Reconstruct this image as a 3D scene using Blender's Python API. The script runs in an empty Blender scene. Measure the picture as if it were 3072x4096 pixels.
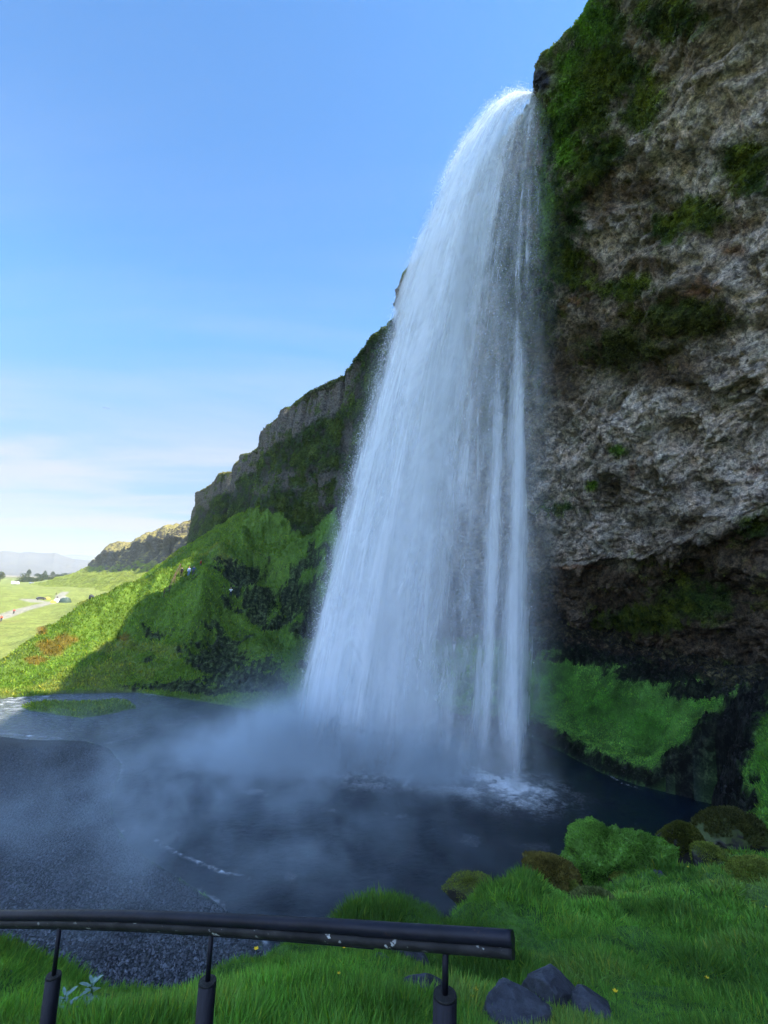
import bpy, math, random
import numpy as np
from mathutils import Vector, Matrix
random.seed(7); RNG = np.random.default_rng(11)
C = bpy.context.scene.collection
scene = bpy.context.scene
# ------------------------------------------------------------------ camera
F = 480.0; CU, CV = 384.0, 512.0; TH = math.radians(8.9); RO = math.radians(2.0); CAMZ = 13.0
cam0 = np.array([0.0, 0.0, CAMZ])
N_ = np.array([0, -math.sin(TH), math.cos(TH)]); X_ = np.array([1.0, 0, 0]); FW = np.array([0, math.cos(TH), math.sin(TH)])
RT = math.cos(RO) * X_ + math.sin(RO) * N_
UP = -math.sin(RO) * X_ + math.cos(RO) * N_
def ray(u, v): return (u - CU) / F * RT + (CV - v) / F * UP + FW
def P(u, v, d=None, z=None):
    r = ray(u, v)
    if z is not None: d = (z - CAMZ) / r[2]
    return cam0 + r * d
def proj(Q):
    D = np.asarray(Q) - cam0
    d = D @ FW; ds = np.where(np.abs(d) < 1e-3, 1e-3, d)
    return CU + F * (D @ RT) / ds, CV - F * (D @ UP) / ds, d
cd = bpy.data.cameras.new('camera'); co = bpy.data.objects.new('camera', cd); C.objects.link(co)
co.matrix_world = Matrix(((RT[0], UP[0], -FW[0], 0), (RT[1], UP[1], -FW[1], 0), (RT[2], UP[2], -FW[2], CAMZ), (0, 0, 0, 1)))
cd.sensor_fit = 'VERTICAL'; cd.sensor_height = 36.0; cd.sensor_width = 27.0; cd.lens = F / 1024 * 36.0
cd.clip_start = 0.05; cd.clip_end = 60000
scene.camera = co
# ------------------------------------------------------------------ noise
_T = np.random.default_rng(3).random(65536).astype(np.float32)
def vn(p, seed=0):
    p = p.astype(np.float32); i = np.floor(p).astype(np.int64); f = p - i
    f = f * f * f * (f * (f * 6 - 15) + 10)
    hx = [(i[:, 0] + k) * 73856093 for k in (0, 1)]; hy = [(i[:, 1] + k) * 19349663 for k in (0, 1)]
    hz = [(i[:, 2] + k) * 83492791 + seed * 7919 for k in (0, 1)]
    def g(a, b, c):
        h = hx[a] ^ hy[b] ^ hz[c]; h = h ^ (h >> 15); return _T[h & 65535]
    fx, fy, fz = f[:, 0], f[:, 1], f[:, 2]
    l = lambda a, b, t: a + (b - a) * t
    return l(l(l(g(0,0,0), g(1,0,0), fx), l(g(0,1,0), g(1,1,0), fx), fy), l(l(g(0,0,1), g(1,0,1), fx), l(g(0,1,1), g(1,1,1), fx), fy), fz) * 2 - 1
def sc(p, s):
    return p * np.asarray(s, dtype=np.float32)
def fbm(p, octv=4, seed=0, gain=.5, lac=2.03):
    a = 1; t = 0; r = np.zeros(len(p), np.float32)
    for o in range(octv):
        r += a * vn(p * lac ** o + 17.3 * o, seed + o); t += a; a *= gain
    return r / t
def billow(p, octv=3, seed=0, gain=.55):
    a = 1; t = 0; r = np.zeros(len(p), np.float32)
    for o in range(octv):
        r += a * (np.abs(vn(p * 2.07 ** o + 9.1 * o, seed + o)) * 2.6 - 1); t += a; a *= gain
    return r / t
def sst(a, b, x):
    t = np.clip((x - a) / (b - a), 0, 1); return t * t * (3 - 2 * t)
def blobs(u, v, L):
    m = np.zeros(len(u), np.float32)
    for (cu, cv, ru, rv) in L:
        m = np.maximum(m, np.exp(-((u - cu) / ru) ** 2 - ((v - cv) / rv) ** 2))
    return m
# ------------------------------------------------------------------ mesh building
def tag(o, label=None, cat=None, group=None, kind=None):
    if label: o['label'] = label
    if cat: o['category'] = cat
    if group: o['group'] = group
    if kind: o['kind'] = kind
    return o
def link(name, me, mat=None, parent=None):
    o = bpy.data.objects.new(name, me); C.objects.link(o)
    if mat is not None: me.materials.append(mat)
    if parent is not None: o.parent = parent
    return o
def empty(name, loc=(0, 0, 0), rz=0):
    o = bpy.data.objects.new(name, None); C.objects.link(o); o.location = loc; o.rotation_euler = (0, 0, rz); o.empty_display_size = .2
    return o
def raw_mesh(name, V, Fc, smooth=True):
    V = np.ascontiguousarray(V, np.float32); Fc = np.ascontiguousarray(Fc, np.int32); k = Fc.shape[1]
    me = bpy.data.meshes.new(name)
    me.vertices.add(len(V)); me.vertices.foreach_set('co', V.ravel())
    me.loops.add(Fc.size); me.loops.foreach_set('vertex_index', Fc.ravel())
    me.polygons.add(len(Fc)); me.polygons.foreach_set('loop_start', np.arange(len(Fc), dtype=np.int32) * k)
    me.polygons.foreach_set('use_smooth', np.full(len(Fc), smooth))
    me.update(calc_edges=True)
    return me
def grid_faces(m, n, closed=False):
    a = np.arange(m * n).reshape(m, n)
    if closed: a = np.concatenate([a, a[:, :1]], 1)
    return np.stack([a[:-1, :-1], a[:-1, 1:], a[1:, 1:], a[1:, :-1]], -1).reshape(-1, 4)
def fattr(me, name, arr): me.attributes.new(name, 'FLOAT', 'POINT').data.foreach_set('value', np.ascontiguousarray(arr, np.float32))
def cattr(me, name, rgb):
    a = np.ones((len(rgb), 4), np.float32); a[:, :3] = rgb
    me.attributes.new(name, 'FLOAT_COLOR', 'POINT').data.foreach_set('color', a.ravel())
def grid_normals(V):
    du = np.gradient(V, axis=1); dv = np.gradient(V, axis=0); n = np.cross(du, dv)
    return n / (np.linalg.norm(n, axis=-1, keepdims=True) + 1e-9)
def resample(G, m, n):
    """smooth (Catmull-Rom) interpolation of a control grid G (a,b,3) to (m,n,3)"""
    def cr(A, k):
        a = A.shape[0]; t = np.linspace(0, a - 1, k); i = np.clip(np.floor(t).astype(int), 0, a - 2); f = (t - i)[:, None, None]
        ex = np.concatenate([2 * A[:1] - A[1:2], A, 2 * A[-1:] - A[-2:-1]], 0)
        p0, p1, p2, p3 = ex[i], ex[i + 1], ex[i + 2], ex[i + 3]
        return .5 * (2 * p1 + (p2 - p0) * f + (2 * p0 - 5 * p1 + 4 * p2 - p3) * f ** 2 + (3 * p1 - p0 - 3 * p2 + p3) * f ** 3)
    G = np.asarray(G, float)
    G = cr(G, m); G = cr(G.transpose(1, 0, 2), n).transpose(1, 0, 2)
    return G
def scatter_cards(name, pos, nrm, size, rgb, mat, width=.45, parent=None, tilt=.9, droop=0.0, tri=False):
    """many small leaf or blade faces growing out of a surface; one object"""
    n = len(pos)
    rnd = RNG.normal(size=(n, 3)); d = nrm + rnd * tilt * .5; d[:, 2] -= droop; d /= np.linalg.norm(d, axis=1, keepdims=True)
    s = np.cross(d, RNG.normal(size=(n, 3))); s /= np.linalg.norm(s, axis=1, keepdims=True)
    b = np.cross(d, s) * (size * .22)[:, None] * RNG.uniform(-1, 1, (n, 1))
    w = (size * width * .5)[:, None]; L = size[:, None]
    v0 = pos - s * w * .6; v1 = pos + s * w * .6; v2 = pos + d * L * .6 + s * w + b * .5; v3 = pos + d * L + b * 1.4; v4 = pos + d * L * .6 - s * w + b * .5
    if tri:
        V = np.stack([pos - s * w, pos + s * w, pos + d * L + b], 1).reshape(-1, 3); k = 3
        Fc = np.arange(3 * n).reshape(n, 3)
    else:
        V = np.stack([v0, v1, v2, v3, v4], 1).reshape(-1, 3); k = 5; i = np.arange(n)[:, None] * 5
        Fc = i + np.array([[0, 1, 2, 3]]) ; Fc = np.concatenate([Fc, i + np.array([[0, 3, 4, 4]])[:, [0, 1, 2, 3]]], 0)
        Fc = np.concatenate([i + [[0, 1, 2]], i + [[0, 2, 3]], i + [[0, 3, 4]]], 0)
    me = raw_mesh(name, V, Fc, smooth=False)
    cattr(me, 'tint', np.repeat(rgb, k, 0))
    return link(name, me, mat, parent)
class MB:
    def __init__(s): s.v = []; s.f = []
    def add(s, v, f):
        o = len(s.v); s.v += [tuple(map(float, x)) for x in v]; s.f += [tuple(i + o for i in q) for q in f]; return s
    def box(s, c, h, rz=0, taper=1.0):
        cx, cy, cz = c; hx, hy, hz = h; co_, si = math.cos(rz), math.sin(rz); V = []
        for k in (-1, 1):
            t = 1 if k < 0 else taper
            for (a, b) in ((-1, -1), (1, -1), (1, 1), (-1, 1)):
                x, y = a * hx * t, b * hy * t; V.append((cx + x * co_ - y * si, cy + x * si + y * co_, cz + k * hz))
        return s.add(V, [(3, 2, 1, 0), (4, 5, 6, 7), (0, 1, 5, 4), (1, 2, 6, 5), (2, 3, 7, 6), (3, 0, 4, 7)])
    def tube(s, pts, r, n=12, cap=True):
        pts = [np.array(p, float) for p in pts]; rs = r if hasattr(r, '__len__') else [r] * len(pts); V = []
        for i, p in enumerate(pts):
            t = pts[min(i + 1, len(pts) - 1)] - pts[max(i - 1, 0)]; t /= np.linalg.norm(t) + 1e-9
            a = np.cross(t, (0, 0, 1.0)); 
            if np.linalg.norm(a) < .05: a = np.cross(t, (0, 1.0, 0))
            a /= np.linalg.norm(a); b = np.cross(a, t)
            for k in range(n):
                an = 2 * math.pi * k / n; V.append(p + rs[i] * (math.cos(an) * a + math.sin(an) * b))
        Fc = [(i * n + k, (i + 1) * n + k, (i + 1) * n + (k + 1) % n, i * n + (k + 1) % n) for i in range(len(pts) - 1) for k in range(n)]
        if cap: Fc += [tuple(range(n)), tuple(range((len(pts) - 1) * n + n - 1, (len(pts) - 1) * n - 1, -1))]
        return s.add(V, Fc)
    def prism(s, poly, y0, y1, M=None):
        n = len(poly); V = [(x, y0, z) for x, z in poly] + [(x, y1, z) for x, z in poly]
        return s.add(V, [tuple(range(n)), tuple(range(2 * n - 1, n - 1, -1))] + [(i, i + n, (i + 1) % n + n, (i + 1) % n) for i in range(n)])
    def build(s, name, mat, parent=None, smooth=False, bevel=0):
        me = bpy.data.meshes.new(name); me.from_pydata(s.v, [], s.f); me.update()
        import bmesh
        bm = bmesh.new(); bm.from_mesh(me); bmesh.ops.recalc_face_normals(bm, faces=bm.faces); bm.to_mesh(me); bm.free()
        if smooth: me.polygons.foreach_set('use_smooth', [len(p.vertices) < 6 for p in me.polygons])
        o = link(name, me, mat, parent)
        if bevel:
            m = o.modifiers.new('bevel', 'BEVEL'); m.width = bevel; m.segments = 2
        return o
# ------------------------------------------------------------------ materials
class NT:
    def __init__(s, name):
        s.m = bpy.data.materials.new(name); s.m.use_nodes = True; s.t = s.m.node_tree; s.t.nodes.clear()
        s.out = s.n('ShaderNodeOutputMaterial')
    def n(s, typ, **kw):
        x = s.t.nodes.new(typ)
        for k, v in kw.items():
            if k.startswith('i_'): x.inputs[k[2:].replace('_', ' ')].default_value = v
            else: setattr(x, k, v)
        return x
    def l(s, a, b): s.t.links.new(a, b)
    def inp(s, node, key, val):
        if hasattr(val, 'node') or isinstance(val, bpy.types.NodeSocket): s.l(val, node.inputs[key])
        else: node.inputs[key].default_value = val
    def math(s, op, a, b=0.0, c=None, clamp=False):
        x = s.n('ShaderNodeMath', operation=op, use_clamp=clamp); s.inp(x, 0, a); s.inp(x, 1, b)
        if c is not None: s.inp(x, 2, c)
        return x.outputs[0]
    def ramp(s, fac, a, b, c=0.0, d=1.0):
        x = s.n('ShaderNodeMapRange', interpolation_type='SMOOTHSTEP'); s.inp(x, 0, fac); s.inp(x, 1, a); s.inp(x, 2, b); s.inp(x, 3, c); s.inp(x, 4, d); return x.outputs[0]
    def mix(s, f, a, b, typ='MIX'):
        x = s.n('ShaderNodeMix', data_type='RGBA', blend_type=typ); s.inp(x, 0, f)
        for k, v in ((6, a), (7, b)):
            if isinstance(v, (tuple, list)): x.inputs[k].default_value = (*v[:3], 1)
            else: s.l(v, x.inputs[k])
        return x.outputs[2]
    def attr(s, name, out='Fac'): return s.n('ShaderNodeAttribute', attribute_name=name).outputs[out]
    def noise(s, scale, detail=4, rough=.55, vec=None, dist=0.0, out=0):
        x = s.n('ShaderNodeTexNoise'); x.inputs['Scale'].default_value = scale; x.inputs['Detail'].default_value = detail
        x.inputs['Roughness'].default_value = rough; x.inputs['Distortion'].default_value = dist
        if vec is not None: s.l(vec, x.inputs['Vector'])
        return x.outputs[out]
    def coord(s): return s.n('ShaderNodeTexCoord').outputs['Object']
    def mapv(s, vec, scale=(1, 1, 1), loc=(0, 0, 0)):
        x = s.n('ShaderNodeMapping'); x.inputs['Scale'].default_value = scale; x.inputs['Location'].default_value = loc; s.l(vec, x.inputs['Vector']); return x.outputs[0]
    def voro(s, scale, vec=None, feat='F1', out=0):
        x = s.n('ShaderNodeTexVoronoi', feature=feat); x.inputs['Scale'].default_value = scale
        if vec is not None: s.l(vec, x.inputs['Vector'])
        return x.outputs[out]
    def bump(s, h, strength=.5, dist=.1, nrm=None):
        x = s.n('ShaderNodeBump'); x.inputs['Strength'].default_value = strength; x.inputs['Distance'].default_value = dist; s.l(h, x.inputs['Height'])
        if nrm is not None: s.l(nrm, x.inputs['Normal'])
        return x.outputs[0]
    def pbr(s, col, rough=.8, nrm=None, spec=.3, metal=0.0, **kw):
        x = s.n('ShaderNodeBsdfPrincipled')
        if isinstance(col, (tuple, list)): x.inputs['Base Color'].default_value = (*col[:3], 1)
        else: s.l(col, x.inputs['Base Color'])
        s.inp(x, 'Roughness', rough); x.inputs['Specular IOR Level'].default_value = spec; x.inputs['Metallic'].default_value = metal
        if nrm is not None: s.l(nrm, x.inputs['Normal'])
        for k, v in kw.items(): s.inp(x, k.replace('_', ' '), v)
        return x.outputs[0]
    def done(s, sh): s.l(sh, s.out.inputs['Surface']); return s.m
_mc = {}
def plain(name, col, rough=.7, metal=0.0, var=.25, scale=6.0, spec=.3):
    """simple procedural material: base colour broken up by noise, light bump"""
    if name in _mc: return _mc[name]
    t = NT(name); n = t.noise(scale, 5); c = t.mix(t.ramp(n, .3, .7), tuple(x * (1 - var) for x in col), tuple(min(1, x * (1 + var)) for x in col))
    _mc[name] = t.done(t.pbr(c, rough, t.bump(t.noise(scale * 8, 3), .15, .01), spec, metal)); return _mc[name]
def leaf_mat(name, transl=.35, rough=.6, var=.35, scale=3.0):
    t = NT(name); c = t.attr('tint', 'Color'); n = t.noise(scale, 3)
    c = t.mix(t.ramp(n, .25, .75), t.mix(1.0, c, (1 - var, 1 - var, 1 - var), 'MULTIPLY'), t.mix(1.0, c, (1 + var, 1 + var * .9, 1 + var * .6), 'MULTIPLY'))
    a = t.pbr(c, rough, None, .15); b = t.n('ShaderNodeBsdfTranslucent'); t.l(t.mix(1.0, c, (1.35, 1.35, .55), 'MULTIPLY'), b.inputs[0])
    m = t.n('ShaderNodeMixShader'); m.inputs[0].default_value = transl; t.l(a, m.inputs[1]); t.l(b.outputs[0], m.inputs[2])
    return t.done(m.outputs[0])
# ------------------------------------------------------------------ sky and sun
SUN_EL = math.radians(49); SUN_AZ = math.radians(109)          # azimuth measured from +Y towards +X
sdir = Vector((math.cos(SUN_EL) * math.sin(SUN_AZ), math.cos(SUN_EL) * math.cos(SUN_AZ), math.sin(SUN_EL)))
sl = bpy.data.lights.new('sun', 'SUN'); sl.energy = 5.0; sl.angle = math.radians(.5); sl.color = (1, .90, .66)
so = bpy.data.objects.new('sun', sl); C.objects.link(so); so.rotation_euler = (-sdir).to_track_quat('-Z', 'Y').to_euler()
w = bpy.data.worlds.new('World'); scene.world = w; w.use_nodes = True; wt = w.node_tree; wt.nodes.clear()
wo = wt.nodes.new('ShaderNodeOutputWorld'); bg = wt.nodes.new('ShaderNodeBackground'); sk = wt.nodes.new('ShaderNodeTexSky')
sk.sky_type = 'NISHITA'; sk.sun_disc = False; sk.sun_elevation = SUN_EL; sk.sun_rotation = SUN_AZ
sk.air_density = 1.0; sk.dust_density = .15; sk.ozone_density = 5.0; sk.altitude = 60
bg.inputs['Strength'].default_value = 0.118
# thin cirrus low over the horizon, laid on a flat layer high above the scene
tc = wt.nodes.new('ShaderNodeTexCoord'); sp = wt.nodes.new('ShaderNodeSeparateXYZ'); wt.links.new(tc.outputs['Generated'], sp.inputs[0])
def wm(op, a, b=0.0, clamp=False):
    x = wt.nodes.new('ShaderNodeMath'); x.operation = op; x.use_clamp = clamp
    for i, v in enumerate((a, b)):
        if isinstance(v, (int, float)): x.inputs[i].default_value = v
        else: wt.links.new(v, x.inputs[i])
    return x.outputs[0]
def wr(f, a, b, c=0.0, d=1.0):
    x = wt.nodes.new('ShaderNodeMapRange'); x.interpolation_type = 'SMOOTHSTEP'; wt.links.new(f, x.inputs[0])
    for i, v in zip((1, 2, 3, 4), (a, b, c, d)): x.inputs[i].default_value = v
    return x.outputs[0]
zz = wm('ADD', wm('MAXIMUM', sp.outputs[2], 0.0), .10)
cx = wm('DIVIDE', sp.outputs[0], zz); cy = wm('DIVIDE', sp.outputs[1], zz)
cb = wt.nodes.new('ShaderNodeCombineXYZ'); wt.links.new(wm('MULTIPLY', cx, .55), cb.inputs[0]); wt.links.new(wm('MULTIPLY', cy, 1.5), cb.inputs[1])
def wn(scale, det, loc, dist=0.0):
    mp = wt.nodes.new('ShaderNodeMapping'); mp.inputs['Location'].default_value = loc; mp.inputs['Rotation'].default_value = (0, 0, .22); wt.links.new(cb.outputs[0], mp.inputs[0])
    x = wt.nodes.new('ShaderNodeTexNoise'); x.inputs['Scale'].default_value = scale; x.inputs['Detail'].default_value = det; x.inputs['Roughness'].default_value = .55
    x.inputs['Distortion'].default_value = dist; wt.links.new(mp.outputs[0], x.inputs['Vector']); return x.outputs[0]
band = wm('MULTIPLY', wr(sp.outputs[2], 0.34, 0.17), 1.0)
cl = wm('MULTIPLY', wr(wn(1.0, 8, (3.1, 1.7, 0), .3), .38, .62), band)
cl2 = wm('MULTIPLY', wr(wn(.45, 7, (8.2, 4.4, 2), .5), .48, .80), wr(sp.outputs[2], .85, .3, 0.0, .62))
low = wr(sp.outputs[2], .12, .0, 0.0, .7)
# bright broken cloud added to the unseen sky behind the camera, filling the shade
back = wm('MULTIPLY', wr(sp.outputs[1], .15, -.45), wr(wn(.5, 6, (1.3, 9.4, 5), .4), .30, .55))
cov = wm('MULTIPLY', wm('ADD', wm('ADD', cl, cl2), low), .78, True)
tn = wt.nodes.new('ShaderNodeMix'); tn.data_type = 'RGBA'; tn.blend_type = 'MULTIPLY'; tn.inputs[0].default_value = 1; wt.links.new(sk.outputs[0], tn.inputs[6]); tmix = wt.nodes.new('ShaderNodeMix'); tmix.data_type = 'RGBA'; wt.links.new(wr(sp.outputs[2], .05, .55), tmix.inputs[0]); tmix.inputs[6].default_value = (1.05, .98, .97, 1); tmix.inputs[7].default_value = (.58, .95, 1.12, 1); wt.links.new(tmix.outputs[2], tn.inputs[7])
mx = wt.nodes.new('ShaderNodeMix'); mx.data_type = 'RGBA'; wt.links.new(cov, mx.inputs[0]); dm = wt.nodes.new('ShaderNodeMix'); dm.data_type = 'RGBA'; dm.blend_type = 'MULTIPLY'; dm.inputs[0].default_value = 1; wt.links.new(tn.outputs[2], dm.inputs[6]); dv = wt.nodes.new('ShaderNodeCombineColor'); lowf = wr(sp.outputs[2], .50, .05, 1.0, .42)
for i_ in range(3): wt.links.new(lowf, dv.inputs[i_])
wt.links.new(dv.outputs[0], dm.inputs[7]); wt.links.new(dm.outputs[2], mx.inputs[6]); mx.inputs[7].default_value = (2.35, 2.45, 2.70, 1)
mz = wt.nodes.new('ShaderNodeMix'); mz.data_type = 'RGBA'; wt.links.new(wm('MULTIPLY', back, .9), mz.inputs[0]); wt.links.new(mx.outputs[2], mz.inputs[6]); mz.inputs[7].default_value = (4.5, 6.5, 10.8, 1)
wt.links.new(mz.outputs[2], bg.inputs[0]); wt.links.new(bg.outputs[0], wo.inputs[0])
vs = scene.view_settings; vs.view_transform = 'Standard'; vs.look = 'None'; vs.gamma = 1; vs.use_curve_mapping = False; vs.exposure = 1.48
cy_ = scene.cycles; cy_.use_denoising = True; cy_.max_bounces = 8; cy_.diffuse_bounces = 3; cy_.glossy_bounces = 3; cy_.transmission_bounces = 4
cy_.transparent_max_bounces = 40; cy_.volume_bounces = 1; cy_.volume_step_rate = 1.0; cy_.volume_max_steps = 256; cy_.sample_clamp_indirect = 6
cy_.use_adaptive_sampling = True; cy_.adaptive_threshold = .045; cy_.caustics_reflective = False; cy_.caustics_refractive = False
try: cy_.denoising_prefilter = 'ACCURATE'
except Exception: pass
# ------------------------------------------------------------------ ground height field
def W(u, v, d): return tuple(P(u, v, d))
ctrl = []
def add(L):
    for (u, v, d) in L: ctrl.append(tuple(P(u, v, d)))
add([(-60, 972, 3.6), (0, 968, 3.5), (60, 982, 3.35), (113, 994, 3.25), (152, 1016, 3.1), (178, 1006, 3.15), (220, 980, 3.4), (250, 962, 3.9), (290, 950, 4.6), (335, 934, 5.6), (390, 928, 6.2), (430, 938, 6.4),
     (465, 908, 7.2), (520, 896, 8.0), (575, 908, 8.8), (620, 896, 9.6), (660, 884, 10.4), (705, 876, 11), (768, 872, 11), (850, 870, 11),
     (600, 1000, 4.0), (700, 1000, 4.3), (780, 1000, 4.6), (600, 920, 6.3), (700, 920, 7.0), (780, 920, 7.3), (690, 892, 9.0), (450, 1000, 3.2), (350, 1000, 2.8), (250, 1020, 2.5), (100, 1035, 2.4), (0, 1015, 2.6), (-60, 1010, 2.7),
     (430, 950, 5.0), (520, 925, 6.0), (560, 900, 7.2)])
add([(740, 880, 10), (600, 906, 8.4)])
add([(-40, 985, 4.6), (60, 1000, 4.5), (150, 1035, 4.2), (220, 1000, 4.6)])
add([(660, 915, 12.2), (700, 905, 12.8), (620, 925, 11.2), (768, 900, 12.6), (575, 945, 10.2), (520, 935, 9.6)])
add([(68, 622, 86), (35, 652, 76), (0, 675, 71), (100, 606, 92), (140, 590, 101), (165, 577, 112), (190, 562, 124), (214, 549, 136)])
# far hill: foot, ledge, ridges, recess, talus up to the cliff
add([(187, 573, 90), (160, 578, 88), (205, 576, 88), (225, 580, 88), (140, 590, 84), (100, 597, 80), (68, 613, 74), (35, 640, 66), (0, 662, 61), (-50, 690, 58),
     (120, 620, 74), (90, 650, 66), (150, 640, 72), (60, 672, 58), (20, 685, 57), (140, 675, 60), (180, 660, 64), (196, 615, 76), (190, 640, 70), (215, 620, 78), (235, 610, 81),
     (214, 541, 118), (200, 556, 104), (240, 515, 150), (270, 497, 140), (282, 497, 128), (300, 510, 132), (330, 520, 125), (250, 540, 122), (300, 545, 108), (265, 552, 104), (340, 500, 110), (345, 540, 96),
     (245, 580, 93), (290, 575, 97), (270, 600, 92), (310, 610, 88), (330, 575, 92), (355, 560, 88), (365, 610, 82), (300, 640, 76), (340, 650, 70), (250, 640, 74), (230, 665, 66), (280, 680, 61), (330, 690, 60), (200, 680, 60),
     (262, 573, 88), (205, 597, 80), (175, 600, 83), (165, 565, 98)])
# behind the falls and the mossy bank on the right
add([(400, 640, 72), (453, 648, 64), (500, 648, 61), (400, 690, 58), (460, 690, 53), (535, 652, 56), (570, 658, 52), (620, 674, 46), (690, 692, 37.5), (540, 640, 60), (600, 655, 52), (650, 678, 45), (720, 690, 39),
     (560, 705, 49), (620, 725, 41), (660, 750, 36.5), (700, 715, 35), (760, 690, 33)])
add([(735, 720, 30), (768, 700, 27), (800, 690, 27), (728, 765, 25.5), (768, 760, 22), (820, 750, 22), (745, 810, 20.5), (790, 820, 18.5), (768, 850, 17), (820, 850, 16), (712, 790, 27), (700, 750, 31)])
for (x, y, z) in [(0, 0, 11.4), (.6, .2, 11.35), (-.6, .3, 11.35), (0, -.7, 11.5), (.9, .8, 11.2), (-1.0, 1.2, 10.9), (1.5, -1, 11.6), (-2, -1, 11.2), (4, -2, 11.5), (-5, -3, 9), (10, -4, 11), (8, 3, 10.5), (14, 8, 9), (18, 12, 7.5),
                  (-9, 2, 2), (-14, 8, .6), (-8, 9, .8), (-4, 9, 2.5), (-1.2, 7.5, 5), (0, 9, 2.2), (-30, -10, 1), (-30, 20, .5), (-50, 5, 1), (-45, 35, .4), (0, -20, 14), (20, -20, 12), (40, -60, 20), (-60, -60, 0), (0, -90, 10),
                  (2.5, 12.5, 2.0), (5.5, 14, 2.2), (9, 16, 2.0), (12, 18, 1.5), (0, 14, -.5), (4, 17, -1),
                  (5, 25, -1), (10, 30, -1), (0, 35, -1), (-8, 30, -1), (0, 50, -1), (-15, 45, -1), (10, 22, -1), (-5, 22, 0), (15, 26, -1), (-12, 55, -1), (-25, 52, -.6),
                  (5, 66, 6), (16, 60, 6), (30, 50, 6), (40, 38, 6.5), (45, 20, 9), (60, 0, 15), (60, 40, 15), (40, 80, 25), (20, 120, 38), (0, 200, 42), (80, 80, 25), (-30, 250, 42), (-10, 170, 42), (100, -50, 20), (150, 200, 40),
                  (-70, 62, 0), (-90, 100, -1), (-110, 150, -1.5), (-80, 130, 1), (-120, 60, -1), (-200, 120, -1.5), (-200, 250, -1), (-130, 220, 2), (-300, 300, 0), (-200, 60, -1), (-150, -50, -1), (-300, -300, -1), (-400, 0, -1),
                  (-98, 200, 11), (-80, 200, 22), (-62, 190, 36), (-108, 240, 11), (-128, 300, 10), (-85, 300, 40), (-150, 400, 14), (-115, 400, 42), (-190, 330, 3), (-250, 470, 6), (-215, 500, 14), (-170, 500, 40), (-330, 600, 4),
                  (-58, 150, 22), (-78, 150, 10), (-92, 160, 5), (-76, 125, 3), (-84, 110, 0),
                  (-400, 500, 1), (-500, 300, 0), (-260, 700, 20), (-330, 900, 6), (-200, 900, 40), (-600, 1000, 4.5), (-900, 500, 3), (-900, 0, 2), (-900, -900, 2), (0, -600, 20), (900, 900, 40), (900, 0, 30), (900, -900, 20), (200, 600, 40),
                  (-1500, 1500, 5), (-2500, 500, 5), (0, 2500, 5), (-1500, 3500, 5), (2500, 2500, 8), (-4000, 5000, 5), (-9000, 9000, 5), (0, 9000, 5), (9000, 5000, 5), (9000, -5000, 5), (-9000, 0, 5), (-9000, -9000, 5), (0, -9000, 5), (3000, -3000, 8), (-3000, -3000, 4)]:
    ctrl.append((x, y, z))
# outlines at water level, from their corners seen in the photograph
PZ = lambda u, v, z=0.0: tuple(P(u, v, z=z)[:2])
pool_poly = [PZ(0, 698.5), PZ(60, 694), PZ(104, 693), PZ(136, 692.5), PZ(170, 697), PZ(210, 703), PZ(260, 712), PZ(310, 723), PZ(380, 728), PZ(440, 727), PZ(480, 729), PZ(530, 736), PZ(548, 745), PZ(565, 754), PZ(600, 772),
             PZ(640, 786), PZ(690, 798), PZ(722, 806), PZ(748, 822), PZ(742, 840), PZ(715, 856), (12.5, 20.5), (10, 18.6), (7, 17), (4, 15.8), (1.5, 14.8), (-1.5, 15.2), (-2.8, 15.6), PZ(262, 928), PZ(228, 911), PZ(206, 896), PZ(178, 878), PZ(150, 860),
             PZ(128, 843), PZ(114, 822), PZ(112, 800), PZ(118, 780), PZ(122, 765), PZ(109, 748), PZ(84, 741), PZ(46, 741), PZ(0, 737), PZ(-70, 737), (-120, 38), (-200, 20), (-400, -40), (-400, 90), (-200, 70), (-110, 68), (-70, 61)]
islet_poly = [PZ(16, 706), PZ(45, 703), PZ(80, 703.5), PZ(112, 701.5), PZ(128, 702), PZ(139, 708), PZ(112, 714), PZ(80, 719), PZ(52, 714.5), PZ(30, 711)]
gravel_poly = pool_poly[27:42] + [(-72, 38), (-80, 0), (-60, -30), (-20, -10), (-14, 4), (-10, 9), (-6, 10), (-3, 11.5)]
def sdist(px, py, poly):
    """signed distance, negative inside"""
    d = np.full(len(px), 1e9); ins = np.zeros(len(px), bool); n = len(poly)
    for i in range(n):
        ax, ay = poly[i]; bx, by = poly[(i + 1) % n]; ex, ey = bx - ax, by - ay
        t = np.clip(((px - ax) * ex + (py - ay) * ey) / (ex * ex + ey * ey + 1e-12), 0, 1)
        d = np.minimum(d, np.hypot(px - ax - t * ex, py - ay - t * ey))
        c = ((ay > py) != (by > py)); 
        with np.errstate(divide='ignore', invalid='ignore'): xi = ax + (py - ay) * ex / (ey if abs(ey) > 1e-9 else 1e-9)
        ins ^= c & (px < xi)
    return np.where(ins, -d, d)
cp = np.array(ctrl); ra = np.arctan2(cp[:, 0], cp[:, 1]); rl = np.log(np.hypot(cp[:, 0], cp[:, 1]) + .35)
def feat(a, l): return np.stack([l * np.sin(a), l * np.cos(a)], -1)
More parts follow.
